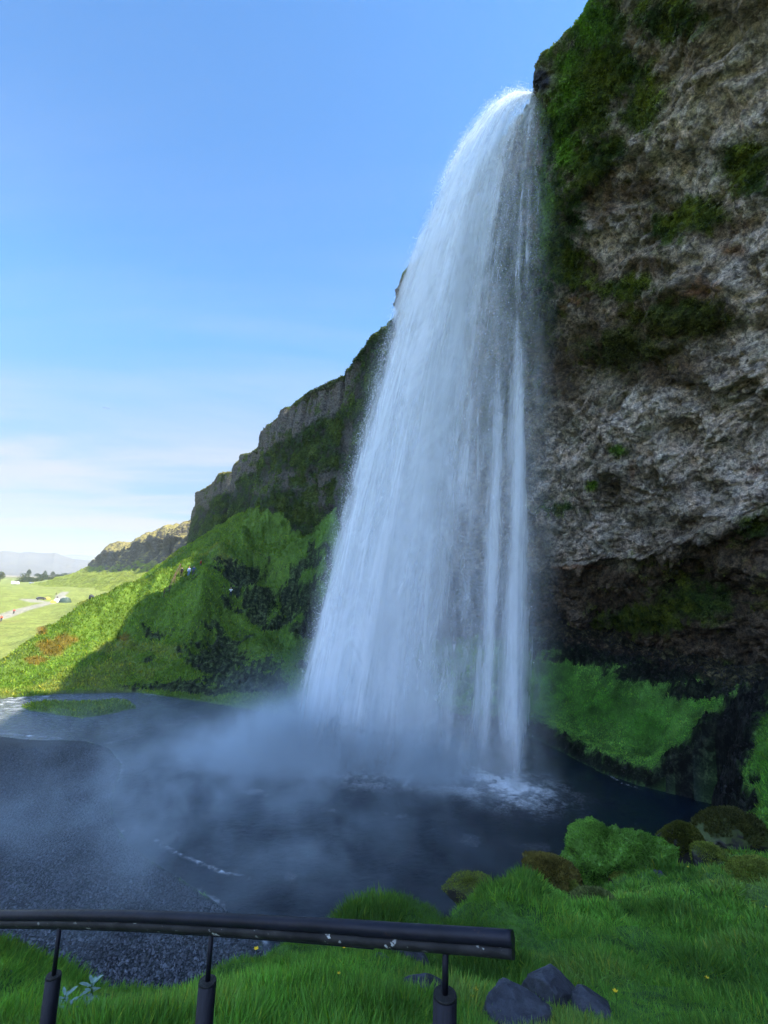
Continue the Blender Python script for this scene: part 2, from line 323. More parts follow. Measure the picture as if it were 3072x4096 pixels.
# conformal log-polar coordinates; the angle seam lies behind the camera
KP = np.stack([ra, rl], -1)
def kern(D2): return .5 * D2 * np.log(D2 + 1e-9)
D2 = ((KP[:, None] - KP[None]) ** 2).sum(-1); n = len(KP)
A = np.zeros((n + 3, n + 3)); A[:n, :n] = kern(D2) + np.eye(n) * 2e-4; A[:n, n] = 1; A[:n, n + 1:] = KP; A[n, :n] = 1; A[n + 1:, :n] = KP.T
wts = np.linalg.solve(A, np.concatenate([cp[:, 2], np.zeros(3)]))
def base_h(x, y):
    a = np.arctan2(x, y); l = np.log(np.hypot(x, y) + .35); q = np.stack([a, l], -1); r = np.zeros(len(x))
    for s in range(0, len(x), 20000):
        Q = q[s:s + 20000]; r[s:s + 20000] = kern(((Q[:, None] - KP[None]) ** 2).sum(-1)) @ wts[:n] + wts[n] + Q @ wts[n + 1:]
    return r
def full_h(x, y, h=None):
    h = base_h(x, y) if h is None else h; r = np.hypot(x, y); p = np.stack([x, y, x * 0], -1)
    sp = sdist(x, y, pool_poly); si = sdist(x, y, islet_poly); sg = sdist(x, y, gravel_poly)
    # relief: tussocks and hummocks near, gullies and swells on the hill
    grassy = sst(0, 1.2, sg) * sst(-.2, .8, sp)
    rel = .10 * fbm(p * 1.6, 3, 5) * sst(1.5, 4, r) + .20 * billow(p * .8, 2, 9) * sst(3, 8, r) * sst(45, 30, r) + .12 * billow(p * .55, 2, 9) * sst(30, 45, r) + 1.1 * fbm(p * .11, 4, 21) * sst(28, 60, r) * sst(900, 200, r) + .35 * billow(p * .3, 3, 31) * sst(30, 60, r) * sst(900, 300, r)
    rel = rel + .05 * fbm(p * 5.0, 2, 6) * sst(25, 10, r)
    slope_zone = sst(1.0, 6.0, h) * sst(14, 0, x) * sst(45, 60, r) * sst(260, 150, r)
    gl = billow(np.stack([x * .16 + .05 * y, y * .05, x * 0], -1), 3, 77)
    rel = rel + slope_zone * (1.5 * gl - .5)
    h = h + rel * grassy * (.25 + .75 * sst(0, 3, h))
    h = np.where(sp > 0, np.maximum(h, .10 + .16 * sst(0, 2.5, sp)), h)
    h = np.where(sg < 0, .05 + .28 * sst(0, 2.5, -sg) + .05 * fbm(p * .5, 3, 41), h)
    inw = np.minimum(-.08 - .9 * sst(0, 3, -sp), h * 0 - .08)
    h = np.where((sp <= 0) & (sg >= 0), inw, h)
    h = np.where(sp > 0, h + .9 * sst(0, .9, sp) * sst(6, 30, y) * sst(-5, 5, x) - .45 * sst(0, 1, sp) * 0, h)
    h = np.where(si < 0, -.05 + .35 * sst(0, .8, -si) + .08 * fbm(p * 1.2, 2, 55), h)
    return h, sp, sg, si
aa = np.radians(np.concatenate([np.linspace(-180, -60, 80, endpoint=False), np.linspace(-60, 55, 1350, endpoint=False), np.linspace(55, 180, 90)]))
lr = np.concatenate([np.exp(np.linspace(math.log(.35), math.log(11), 380, endpoint=False)), np.exp(np.linspace(math.log(11), math.log(130), 620, endpoint=False)), np.exp(np.linspace(math.log(130), math.log(200), 50, endpoint=False)), np.exp(np.linspace(math.log(200), math.log(14000), 130))])
AA, RR = np.meshgrid(aa, lr); gx = (RR * np.sin(AA)).ravel(); gy = (RR * np.cos(AA)).ravel()
def coarse(A2):
    """heights solved on every 4th row and column, then interpolated"""
    ii = np.unique(np.r_[np.arange(0, len(lr), 4), len(lr) - 1]); jj = np.unique(np.r_[np.arange(0, len(aa), 4), len(aa) - 1])
    a2, r2 = np.meshgrid(aa[jj], lr[ii]); hc = base_h((r2 * np.sin(a2)).ravel(), (r2 * np.cos(a2)).ravel()).reshape(len(ii), len(jj))
    h1 = np.stack([np.interp(aa, aa[jj], row) for row in hc]); L_ = np.log(lr)
    return np.stack([np.interp(L_, L_[ii], h1[:, k]) for k in range(len(aa))], 1).ravel()
gh, gsp, gsg, gsi = full_h(gx, gy, coarse(0))
GV = np.stack([gx, gy, gh], -1); gu, gvv, gd = proj(GV)
p3 = GV.astype(np.float32)
slope_n = grid_normals(GV.reshape(len(lr), len(aa), 3)).reshape(-1, 3); slope_n *= np.sign(slope_n[:, 2:3] + 1e-9)
# colours of the ground
n1 = fbm(p3 * .35, 4, 61); n2 = fbm(p3 * 2.2, 3, 62); n3 = fbm(p3 * .06, 3, 63)
r_ = RR.ravel()
g_near = np.array([.086, .188, .038]); g_dark = np.array([.016, .050, .010]); g_hill = np.array([.092, .158, .026]); g_field = np.array([.205, .240, .070]); straw = np.array([.17, .15, .055])
col = g_near + (g_hill - g_near) * (sst(20, 60, r_) * sst(0, -25, gx))[:, None]
fld = np.maximum(sst(120, 190, r_) * sst(5, 0, gh - .002 * r_), sst(74, 92, r_) * sst(4.5, 2.0, gh) * (gx < -38)); col = col + (g_field - col) * fld[:, None]
n4 = fbm(p3 * .9, 3, 64); col = col * (1 + .38 * n1 + .28 * n2 + .60 * n4 * sst(26, 12, r_))[:, None]; col = col + (np.array([.135, .20, .060]) - col) * (sst(.12, .5, n4 + .5 * n1) * .75 * sst(26, 14, r_))[:, None]
col = col + (straw * 1.1 - col) * (sst(.28, .6, n3 + .4 * n1) * .45 * sst(30, 60, r_))[:, None]
def paint(m, c, amt=1.0):
    global col
    m = np.clip(m * amt, 0, 1)[:, None]; col = col * (1 - m) + np.array(c) * m * (1 + .3 * n2)[:, None]
on_hill = (gd > 40) & (gd < 200) & (gx < 5)
rust = sst(.45, .75, blobs(gu, gvv, [(66, 640, 17, 8), (50, 648, 20, 11), (35, 660, 15, 6), (42, 630, 8, 8), (123, 643, 7, 4)]) + .25 * n1 + .2 * n2) * on_hill * (gh > .7)
paint(rust, (.135, .080, .018), .75)
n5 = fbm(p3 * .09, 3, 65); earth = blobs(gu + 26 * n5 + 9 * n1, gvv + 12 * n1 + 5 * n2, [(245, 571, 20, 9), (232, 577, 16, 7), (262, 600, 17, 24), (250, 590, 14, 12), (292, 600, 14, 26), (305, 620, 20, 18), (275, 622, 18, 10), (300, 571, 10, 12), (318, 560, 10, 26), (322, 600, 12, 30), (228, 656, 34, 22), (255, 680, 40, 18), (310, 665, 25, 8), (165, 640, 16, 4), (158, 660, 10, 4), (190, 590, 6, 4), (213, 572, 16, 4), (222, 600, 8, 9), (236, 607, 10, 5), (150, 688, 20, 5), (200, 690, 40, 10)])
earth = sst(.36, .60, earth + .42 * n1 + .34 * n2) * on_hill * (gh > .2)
paint(earth, (.014, .018, .012), .90)  # bare earth, spread and darkened to paint in the shade of the recess
# dark rock and wet soil on the right: water's edge, gully; overhang shade painted black along the path
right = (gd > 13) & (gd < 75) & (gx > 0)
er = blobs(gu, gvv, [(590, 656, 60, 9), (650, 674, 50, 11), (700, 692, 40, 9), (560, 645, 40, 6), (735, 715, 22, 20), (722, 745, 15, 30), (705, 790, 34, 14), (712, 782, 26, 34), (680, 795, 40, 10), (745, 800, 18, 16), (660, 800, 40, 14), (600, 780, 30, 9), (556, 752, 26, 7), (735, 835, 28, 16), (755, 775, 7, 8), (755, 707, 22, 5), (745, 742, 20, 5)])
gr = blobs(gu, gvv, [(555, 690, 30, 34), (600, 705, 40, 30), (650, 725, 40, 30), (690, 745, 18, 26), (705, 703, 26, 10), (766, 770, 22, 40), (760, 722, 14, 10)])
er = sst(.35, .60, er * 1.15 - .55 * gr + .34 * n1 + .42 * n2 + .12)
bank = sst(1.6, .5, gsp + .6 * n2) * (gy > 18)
earth_shadeR = np.clip(np.maximum(er, bank), 0, 1) * right * (gh > -.05)
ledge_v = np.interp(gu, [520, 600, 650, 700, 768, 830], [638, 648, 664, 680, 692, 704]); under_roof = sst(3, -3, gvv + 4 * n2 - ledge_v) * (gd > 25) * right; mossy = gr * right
paint(mossy * (1 - earth_shadeR), (.042, .135, .014), .8)
paint(earth_shadeR, (.0055, .0058, .0055), .97); paint(under_roof, (.030, .022, .014), .95); earth_shadeR = np.maximum(earth_shadeR, under_roof)
grav = sst(.25, -.25, gsg + .3 * n2); paint(grav, (.030, .034, .042), 1.0)
paint(sst(.1, -.2, gsp) * (gsg > 0) * (gsi > 0), (.020, .024, .026), 1.0); foot = np.maximum(sst(2.6, 1.2, gsp + .8 * n2 + .6 * n1) * (gsp > -.1) * sst(14, 16.5, gx) * (gy > 16) * (gy < 33), blobs(gu, gvv, [(690, 785, 22, 22), (712, 770, 16, 34)]) * 1.6 * right * (gsp > -.1)).clip(0, 1); paint(foot, (.006, .007, .006), 1.0); earth_shadeR = np.maximum(earth_shadeR, foot)
isl = sst(.15, -.25, gsi + .15 * n2); paint(isl, (.095, .15, .022), 1.0)
# river gravel and the tracks on the plain
def trackm(pts, w):
    m = np.zeros(len(gx), np.float32)
    for (a, b) in zip(pts[:-1], pts[1:]):
        ax, ay = a; bx, by = b; ex, ey = bx - ax, by - ay; t = np.clip(((gx - ax) * ex + (gy - ay) * ey) / (ex * ex + ey * ey), 0, 1)
        m = np.maximum(m, sst(w, w * .55, np.hypot(gx - ax - t * ex, gy - ay - t * ey)))
    return m
tr = [P(u, v, z=z)[:2] for (u, v, z) in [(-30, 632, -1.5), (0, 623, -1.4), (20, 614.5, -1.3), (42, 607.5, -1), (60, 603, -1), (60, 597, -.5), (66, 592, 0)]]
tr2 = [P(u, v, z=z)[:2] for (u, v, z) in [(40, 605, -1), (32, 603, -1), (28, 601.5, -1)]]
plainm = (gh < 9) & (gd > 110)
paint(np.maximum(trackm(tr, 3.2), trackm(tr2, 5.0)) * plainm, (.30, .28, .27), .85)
tr3 = [P(u, v, z=z)[:2] for (u, v, z) in [(10, 583.5, 2), (60, 583.5, 2.4), (98, 586, 2.4)]]
paint(trackm(tr3, 4.0) * plainm, (.16, .19, .06), .6)
paint(sst(1100, 1600, r_), (.28, .24, .18), 1.0)
col = np.clip(col, .002, .6)
gcol = col
rk = np.clip(earth + earth_shadeR, 0, 1); bk = right * (gy > 18) * sst(.5, 2.5, gsp) * (1 - rk); GV[:, 2] += bk * (.24 * billow(p3 * .55, 3, 91) + .16 * billow(p3 * 1.9, 2, 93)); gcol = gcol * (1 + bk * .9 * fbm(p3 * .8, 4, 95))[:, None]; GV[:, 2] += (rk * (.55 * billow(p3 * .45, 3, 71) + .28 * billow(p3 * 1.4, 3, 73) + .12 * billow(p3 * 4.5, 2, 75)) * sst(-.3, .8, gsp) + .10 * sst(.1, .9, rk) * (gsp > 0)) * (r_ > 12); 
def ridge(pts, wd, amp):
    m = np.zeros(len(gx)); pp = [P(*q)[:2] for q in pts]
    wob = 1.5 * fbm(p3 * .12, 2, 83)
    for (a, b) in zip(pp[:-1], pp[1:]):
        e = b - a; tt = np.clip(((gx - a[0]) * e[0] + (gy - a[1]) * e[1]) / (e @ e), 0, 1); dd = np.hypot(gx - a[0] - tt * e[0], gy - a[1] - tt * e[1]) + wob
        m = np.maximum(m, np.clip(1 - np.abs(dd) / wd, 0, 1) ** 1.3)
    return amp * m
rg_ = ridge([(203, 577, 87), (200, 600, 80), (197, 625, 74), (188, 645, 68), (172, 664, 63)], 6.0, 2.6) + ridge([(282, 498, 130), (262, 520, 122), (240, 543, 112), (218, 566, 96)], 7.5, 3.4) + ridge([(350, 500, 118), (338, 540, 104), (322, 572, 94), (303, 604, 84)], 7.0, 3.8) \
    + ridge([(250, 640, 74), (262, 650, 70), (283, 668, 64)], 5.0, 1.8) + ridge([(160, 600, 80), (140, 625, 73), (115, 655, 66)], 6.5, 1.2) + ridge([(296, 520, 126), (300, 545, 110), (290, 560, 104)], 6.0, 2.2)
hol = blobs(gu, gvv, [(245, 590, 16, 16), (262, 606, 18, 16), (292, 612, 16, 18), (226, 655, 26, 14), (275, 575, 24, 8), (315, 640, 20, 20)]) * on_hill
GV[:, 2] += (rg_ - 2.4 * hol) * sst(.5, 3.0, gsp) * sst(1, 5, gh) * on_hill; gh = GV[:, 2].copy()
gcol *= (1 + rk * .9 * np.clip(fbm(p3 * 3.0, 3, 79) + .15, -.5, 1.2) * 1.6)[:, None]; gcol = np.clip(gcol, .002, .6); col = gcol
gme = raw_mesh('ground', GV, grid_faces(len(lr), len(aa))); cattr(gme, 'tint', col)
rocky = np.clip(earth + earth_shadeR, 0, 1); fattr(gme, 'rocky', rocky); fattr(gme, 'gravel', grav)
t = NT('turf'); oc = t.coord(); tint = t.attr('tint', 'Color')
rkv = t.noise(1.7, 7, .72, oc, .6); rkc = t.mix(t.ramp(rkv, .44, .68), (.35, .35, .37), (3.2, 3.0, 2.9)); nf = t.noise(9.0, 6, .65, oc); nm = t.noise(1.3, 5, .6, oc); nc = t.noise(38, 3, .6, oc)
c = t.mix(t.ramp(nf, .3, .7), t.mix(1.0, tint, (.55, .58, .6), 'MULTIPLY'), t.mix(1.0, tint, (1.35, 1.3, 1.15), 'MULTIPLY'))
c = t.mix(t.ramp(nm, .35, .65), t.mix(1.0, c, (.7, .75, .8), 'MULTIPLY'), c)
c = t.mix(t.attr('rocky'), c, t.mix(1.0, c, rkc, 'MULTIPLY')); vg = t.voro(9.0, oc, 'F1'); vc = t.voro(9.0, oc, 'F1', 1)
gsep = t.n('ShaderNodeSeparateColor'); t.l(vc, gsep.inputs[0])
gstone = t.mix(gsep.outputs[0], (.014, .016, .020), (.065, .072, .088))
gstone = t.mix(t.ramp(vg, .25, .6), gstone, (.008, .009, .011))
c = t.mix(t.attr('gravel'), c, gstone)
h = t.math('ADD', t.math('MULTIPLY', nf, .5), t.math('MULTIPLY', nc, .3)); h = t.math('ADD', h, nm)
hg = t.math('MULTIPLY', t.ramp(vg, .65, 0.0), .9)
hm = t.n('ShaderNodeMix', data_type='FLOAT'); t.l(t.attr('gravel'), hm.inputs[0]); t.l(h, hm.inputs[2]); t.l(hg, hm.inputs[3])
rg = t.math('ADD', .9, t.math('MULTIPLY', t.attr('gravel'), -.4))
GROUND_MAT = t.done(t.pbr(c, rg, t.bump(hm.outputs[0], .9, .12), .12))
ground = tag(link('ground', gme, GROUND_MAT), kind='structure')
print('ground', len(GV))
# ------------------------------------------------------------------ cliffs
# top edge of the plateau (60 m above the pool) seen against the sky, near to far; lower rows lean in under the overhang
def top(u, v, z=60): p = P(u, v, z=z); return (p[0], p[1], z)
def off(p, n, k, z): return (p[0] + n[0] * k, p[1] + n[1] * k, z)
near = [  # plan positions at z = 63 (back), 60, 50, 40, 28, lip, under-lip, 11, 6, 2
    dict(t=(20, -60), m=(24, -60), l=(29, -60), b=(34, -60), zl=24),
    dict(t=(20, -25), m=(26, -23), l=(31, -21), b=(36, -19), zl=23),
    dict(t=(20, -5), m=(27, -3), l=(32, 0), b=(38, 3), zl=22.5),
    dict(t=(19.6, 8), m=(27, 12), l=(32, 16), b=(39, 20), zl=22),
    dict(t=(18.4, 17), m=(26, 22), l=(31, 27), b=(37.5, 31), zl=21.5),
    dict(t=(16.9, 25), m=(24.2, 31), l=(29, 36), b=(35, 42), zl=20.0),
    dict(t=(15.4, 31.4), m=(21.2, 37.5), l=(25.5, 45), b=(31, 53), zl=17.0),
    dict(t=(13.9, 34.4), m=(19.6, 42), l=(23, 49.5), b=(27.5, 57), zl=16.6),
    dict(t=(12.5, 37.0), m=(18, 46), l=(20.8, 53), b=(24.5, 60.5), zl=16.2, zt=.9),
    dict(t=(12.7, 40.0), m=(17, 49), l=(19.8, 56), b=(23, 62.5), zl=16.1, zt=-.5),
    dict(t=(10.0, 45.6), m=(14.5, 55), l=(17, 61), b=(19, 66), zl=16.0),
    dict(t=(7.3, 55.6), m=(10, 63), l=(11.5, 68), b=(12.5, 72), zl=15.0)]
G = []
for c in near:
    t, m, l, b, zl = np.array(c['t'], float), np.array(c['m'], float), np.array(c['l'], float), np.array(c['b'], float), c['zl']
    out = (t - b) / np.linalg.norm(t - b); nn = np.array([-1.0, -.35]) / 1.06; zt = c.get('zt', 0)
    row = [(*(t - nn * 60), 62), (*(t - nn * 22), 61.2 + zt), (*(t - nn * 5), 60.6 + zt), (*t, 60 + zt), (*(t * .8 + m * .2), 56), (*(t * .42 + m * .58), 49), (*m, 40), (*(m * .55 + l * .45), 30), (*(m * .12 + l * .88), zl + 5), (*l, zl),
           (*(l * .78 + b * .22), zl - 1.2), (*(l * .42 + b * .58), 11.5), (*(l * .12 + b * .88), 8), (*b, 5.5), (*b, 0)]
    G.append(row)
# the far side: follows the skyline
sky = [(413, 265), (404, 275), (405, 296), (392, 319), (372.4, 334), (359, 352), (345, 372), (340, 377), (311, 388.6), (300, 398), (287.5, 408.5), (269, 425), (258.6, 445), (242.6, 459), (240.6, 473)]
T = [np.array(top(u, v)) for (u, v) in sky]
T2 = [T[-1] + np.array([6, 14, 0]), ] + [np.array(top(u, v)) for (u, v) in [(238, 472.5), (219, 474), (217, 481), (201, 490), (197, 499), (193, 514)]] + [np.array([-118, 330, 60.]), np.array([-112, 420, 60.])]
FAR = T + T2
for i, t3 in enumerate(FAR):
    a = FAR[max(i - 1, 0)]; b_ = FAR[min(i + 1, len(FAR) - 1)]; d = (b_ - a)[:2]; d = np.array([-.36, .93]) * .6 + .4 * d / (np.linalg.norm(d) + 1e-6); d /= np.linalg.norm(d)
    nn = np.array([-d[1], d[0]]); t = t3[:2]; s = min(1.0, i / 4)
    f = lambda k: t + nn * k
    G.append([(*f(-60), 62), (*f(-22), 61.2), (*f(-5), 60.5), (*t, 60), (*f(.8), 56), (*f(1.2), 49), (*f(1.6), 40), (*f(1.8), 33), (*f(2.2 - 1), 26), (*f(1.5), 20), (*f(1.8), 17), (*f(2), 12), (*f(2), 8), (*f(2), 4), (*f(2), 0)])
G = np.array(G)                                  # columns x rows x 3
def cliff_part(name, G, m, n, ops, seed):
    S = resample(G, m, n); nr = grid_normals(S)
    # normals must look towards the pool
    s = np.sign(nr[m // 2, n // 2] @ np.array([-1, -.3, 0])); nr = nr * s
    p = S.reshape(-1, 3).astype(np.float32); q = nr.reshape(-1, 3)
    dsp = ops(p); V = p + q * dsp[:, None]
    me = raw_mesh(name, V, grid_faces(m, n)); return me, V, q, m, n
def op_near(p):
    u, v, d = proj(p); face = sst(60.6, 58.5, p[:, 2])
    w = np.stack([fbm(p * .25, 2, 90 + k) for k in range(3)], -1) * 1.6
    pw = p + w
    a = 1.5 * fbm(sc(pw, (.13, .13, .11)), 3, 101) + .95 * billow(sc(pw, (.36, .36, .27)), 3, 105) + .50 * billow(sc(pw, (1.05, 1.05, .75)), 3, 111) + .20 * billow(sc(pw, (2.9, 2.9, 2.0)), 2, 117) + .05 * fbm(p * 7, 2, 119)
    # a slanting shelf line and hollows that break the wall up
    sh = np.exp(-((p[:, 2] - (33 + .35 * (p[:, 1] - 40) + 2.5 * vn(p * .12, 5))) / 1.6) ** 2)
    sh2 = np.exp(-((p[:, 2] - (25 - .25 * (p[:, 1] - 35) + 2.0 * vn(p * .15, 6))) / 1.0) ** 2)
    a = a - 1.0 * sh - .5 * sh2
    a = a - 1.3 * sst(.38, .62, vn(pw * .42, 131)) * sst(45, 20, p[:, 2]) - .8 * sst(.3, .6, vn(pw * .23, 133))
    under = sst(15, 11, p[:, 2]); a = a * (1 - .35 * under) + under * .5 * billow(p * .5, 2, 140)
    a = a * (1 - .5 * sst(53, 59, p[:, 2]))
    return a * (face * .9 + .1) + (1 - face) * .35 * billow(p * .5, 3, 150)
def op_far(p):
    face = sst(60.6, 59.2, p[:, 2]); along = p[:, 1] * .93 - p[:, 0] * .36
    colz = sst(47, 50, p[:, 2] + 2.5 * vn(p * .06, 3)) * sst(85, 100, along) * sst(235, 215, along)
    k = np.stack([along * .42 + .5 * vn(sc(p, (.1, .1, .02)), 8), p[:, 2] * .012, p[:, 0] * 0], -1)
    st = np.floor(k[:, 0] * 1.0); ph = k[:, 0] - st; rib = _T[(np.abs(st.astype(int)) * 7919) % 65536]; cr = np.minimum(ph, 1 - ph)
    cols = (rib - .5) * 2.0 - .9 * sst(.14, .0, cr)
    a = 1.7 * fbm(p * .07, 3, 201) + .8 * billow(sc(p, (.22, .22, .12)), 3, 205) + .42 * billow(sc(p, (.7, .7, .4)), 3, 211) + .18 * billow(p * 2.0, 2, 215)
    a = a * (1 - .6 * colz) + colz * cols
    gul = sst(.35, .7, np.abs(vn(np.stack([along * .055, p[:, 2] * .012, along * 0], -1), 9)))
    a = a + 1.8 * gul - .9
    return a * (face * .9 + .1) + (1 - face) * (.5 * billow(p * .35, 3, 250) + .45 * (rib - .5) * sst(60.2, 61, p[:, 2]) * sst(90, 100, along))
nearG = G[2:13]
me1, V1, N1, m1, n1_ = cliff_part('cliff', G[:14][:, :], 620, 760, op_near, 1)
me2, V2, N2, m2, n2_ = cliff_part('cliff_far', G[12:], 900, 420, op_far, 2)
# the near mesh ends and the far mesh starts in the same place behind the falls
def colour_cliff(V, N, far):
    p = V.astype(np.float32); u, v, d = proj(V); n1 = fbm(p * .35, 4, 301); n2 = fbm(p * 1.6, 3, 305); n3 = fbm(p * .1, 3, 309)
    upf = np.clip(N[:, 2], 0, 1); col = np.zeros((len(p), 3)); 
    if not far:
        rock = np.array([.25, .215, .165]); pale = np.array([.48, .435, .375]); brown = np.array([.085, .060, .032]); rust = np.array([.20, .085, .035])
        col[:] = rock
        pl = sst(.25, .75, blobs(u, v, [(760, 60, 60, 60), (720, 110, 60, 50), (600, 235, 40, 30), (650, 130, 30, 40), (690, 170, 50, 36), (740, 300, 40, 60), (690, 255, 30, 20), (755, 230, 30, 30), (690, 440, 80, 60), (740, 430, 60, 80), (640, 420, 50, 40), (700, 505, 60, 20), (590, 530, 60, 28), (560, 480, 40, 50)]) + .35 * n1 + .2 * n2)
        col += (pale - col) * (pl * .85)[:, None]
        br = sst(.35, .75, blobs(u, v, [(680, 315, 70, 36), (610, 345, 60, 32), (655, 370, 60, 22), (560, 380, 30, 30), (600, 590, 90, 26), (690, 600, 90, 50), (650, 640, 90, 25), (745, 545, 40, 22), (640, 190, 46, 16), (600, 195, 24, 50), (585, 280, 26, 40), (650, 265, 40, 10), (690, 225, 26, 12)]) + .3 * n1 + .15 * n2)
        col += (brown - col) * (br * .85)[:, None]
        rs = sst(.5, .8, blobs(u, v, [(575, 300, 12, 8), (560, 310, 14, 9), (740, 225, 26, 18), (735, 250, 24, 12), (590, 567, 44, 4), (560, 568, 30, 5), (632, 470, 6, 22), (640, 655, 18, 7), (620, 648, 10, 5), (755, 470, 12, 12), (700, 290, 40, 20)]) + .45 * n2 + .2 * n1 - .12)
        col += (rust - col) * (rs * .6)[:, None]
        ms = blobs(u, v, [(600, 25, 40, 40), (570, 70, 36, 40), (560, 130, 34, 60), (620, 70, 40, 40), (670, 20, 60, 30), (550, 210, 24, 70), (560, 260, 30, 50), (590, 160, 30, 24), (545, 300, 24, 60), (575, 215, 18, 40), (588, 100, 30, 60), (640, 110, 26, 30), (610, 150, 30, 18), (660, 230, 30, 24), (700, 215, 34, 24), (625, 290, 36, 14), (740, 160, 40, 20), (755, 180, 30, 26), (510, 280, 40, 120), (500, 400, 30, 70), (617, 450, 12, 6), (592, 485, 7, 6), (560, 508, 26, 10), (680, 315, 60, 24), (620, 350, 50, 24), (755, 530, 22, 14), (700, 600, 60, 30), (640, 620, 60, 18), (690, 665, 60, 8), (560, 640, 40, 8)])
        moss = sst(.24, .74, ms * .85 + .50 * n1 + .42 * n2 + .10 * upf + .10 * sst(300, 60, v) * sst(720, 560, u))
        moss = np.maximum(moss, sst(.15, .45, upf + .2 * n2) * sst(57, 60, p[:, 2]))
        mg = np.array([.030, .062, .012]) + (np.array([.085, .115, .012]) - np.array([.030, .062, .012])) * sst(-.2, .5, n1 + .5 * n2)[:, None]
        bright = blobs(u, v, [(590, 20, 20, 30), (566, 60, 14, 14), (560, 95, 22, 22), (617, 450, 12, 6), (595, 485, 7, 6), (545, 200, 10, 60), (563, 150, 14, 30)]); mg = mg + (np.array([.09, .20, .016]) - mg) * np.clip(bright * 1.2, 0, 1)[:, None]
        olive = sst(280, 330, v); mg = mg + (np.array([.050, .052, .014]) - mg) * (olive * sst(470, 400, v) * .7)[:, None]
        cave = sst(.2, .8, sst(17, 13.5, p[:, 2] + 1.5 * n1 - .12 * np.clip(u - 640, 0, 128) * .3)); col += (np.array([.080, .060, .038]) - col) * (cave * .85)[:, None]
        stn = sst(-.05, .5, fbm(p * .55, 4, 311) + .3 * n2) * .42 * (1 - cave); col += (np.array([.085, .095, .040]) - col) * stn[:, None]
    else:
        al = p[:, 1] * .93 - p[:, 0] * .36
        col[:] = np.array([.045, .046, .040]); colz = sst(49, 51, p[:, 2] + 3 * vn(p * .06, 3)) * sst(85, 98, al); col += (np.array([.13, .125, .115]) - col) * (colz * .75)[:, None]
        pl = .6 * sst(.4, .8, blobs(u, v, [(290, 480, 40, 16), (330, 490, 40, 30), (350, 440, 10, 30), (262, 490, 14, 10)]) + .4 * n1); col += (np.array([.15, .145, .14]) - col) * (pl * .8)[:, None]
        moss = sst(-.15, .40, n1 + .6 * n2 + .25 * n3 + .2 * upf + .34 - .55 * colz - .5 * pl); moss = np.maximum(moss, sst(.3, .6, upf) * (1 - .6 * sst(.1, .5, n2)) * sst(58, 60, p[:, 2]))
        mg = np.array([.024, .050, .012]) + (np.array([.066, .098, .020]) - np.array([.024, .050, .012])) * sst(-.3, .6, n1)[:, None]
        mg = mg + (np.array([.30, .26, .10]) - mg) * (sst(59, 60.5, p[:, 2]) * sst(150, 250, al) * .8)[:, None]
    if not far:
        tower = np.clip(blobs(u, v, [(541, 80, 13, 15)]) * 1.4, 0, 1) * sst(50, 56, p[:, 2]); moss = moss * (1 - tower); col += (np.array([.02, .021, .024]) - col) * tower[:, None]
    col = col * (1 + .28 * n2 + .2 * n1)[:, None]; mg = mg * (1 + .3 * n2)[:, None]
    return np.clip(col + (mg - col) * moss[:, None], .004, .6), moss
t = NT('cliff_rock'); oc = t.coord(); tint = t.attr('tint', 'Color'); ms = t.attr('moss')
warp = t.noise(.8, 3, .5, oc, 0, 1); vm = t.n('ShaderNodeVectorMath', operation='MULTIPLY_ADD'); t.l(warp, vm.inputs[0]); vm.inputs[1].default_value = (.5, .5, .5); t.l(oc, vm.inputs[2])
wv = vm.outputs[0]
f1 = t.noise(2.3, 7, .66, oc, .05); f2 = t.noise(8, 5, .62, oc, 0.0); f3 = t.noise(.7, 5, .6, wv)
cr = t.voro(1.5, wv, 'DISTANCE_TO_EDGE'); cr2 = t.voro(5.5, wv, 'DISTANCE_TO_EDGE')
c = t.mix(t.ramp(f1, .36, .64), t.mix(1.0, tint, (.42, .42, .44), 'MULTIPLY'), t.mix(1.0, tint, (1.5, 1.46, 1.4), 'MULTIPLY'))
c = t.mix(t.ramp(f2, .35, .68), t.mix(1.0, c, (.6, .62, .64), 'MULTIPLY'), t.mix(1.0, c, (1.3, 1.28, 1.25), 'MULTIPLY'))
c = t.mix(t.ramp(f3, .35, .7, 0, .7), c, t.mix(1.0, c, (1.12, .93, .78), 'MULTIPLY'))
hh = t.math('ADD', t.math('MULTIPLY', f1, 1.2), t.math('MULTIPLY', f2, .45)); hh = t.math('ADD', hh, t.math('MULTIPLY', t.ramp(cr, 0, .22), .35)); hh = t.math('ADD', hh, t.math('MULTIPLY', t.ramp(cr2, 0, .2), .12))
rr = t.math('ADD', .78, t.math('MULTIPLY', ms, .15))
CLIFF_MAT = t.done(t.pbr(c, rr, t.bump(hh, .8, .34), .15))
cliffdata = []
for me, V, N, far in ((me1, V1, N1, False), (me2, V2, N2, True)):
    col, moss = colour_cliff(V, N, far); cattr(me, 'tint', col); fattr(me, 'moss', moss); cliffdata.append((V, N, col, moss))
    tag(link('cliff', me, CLIFF_MAT), kind='structure')
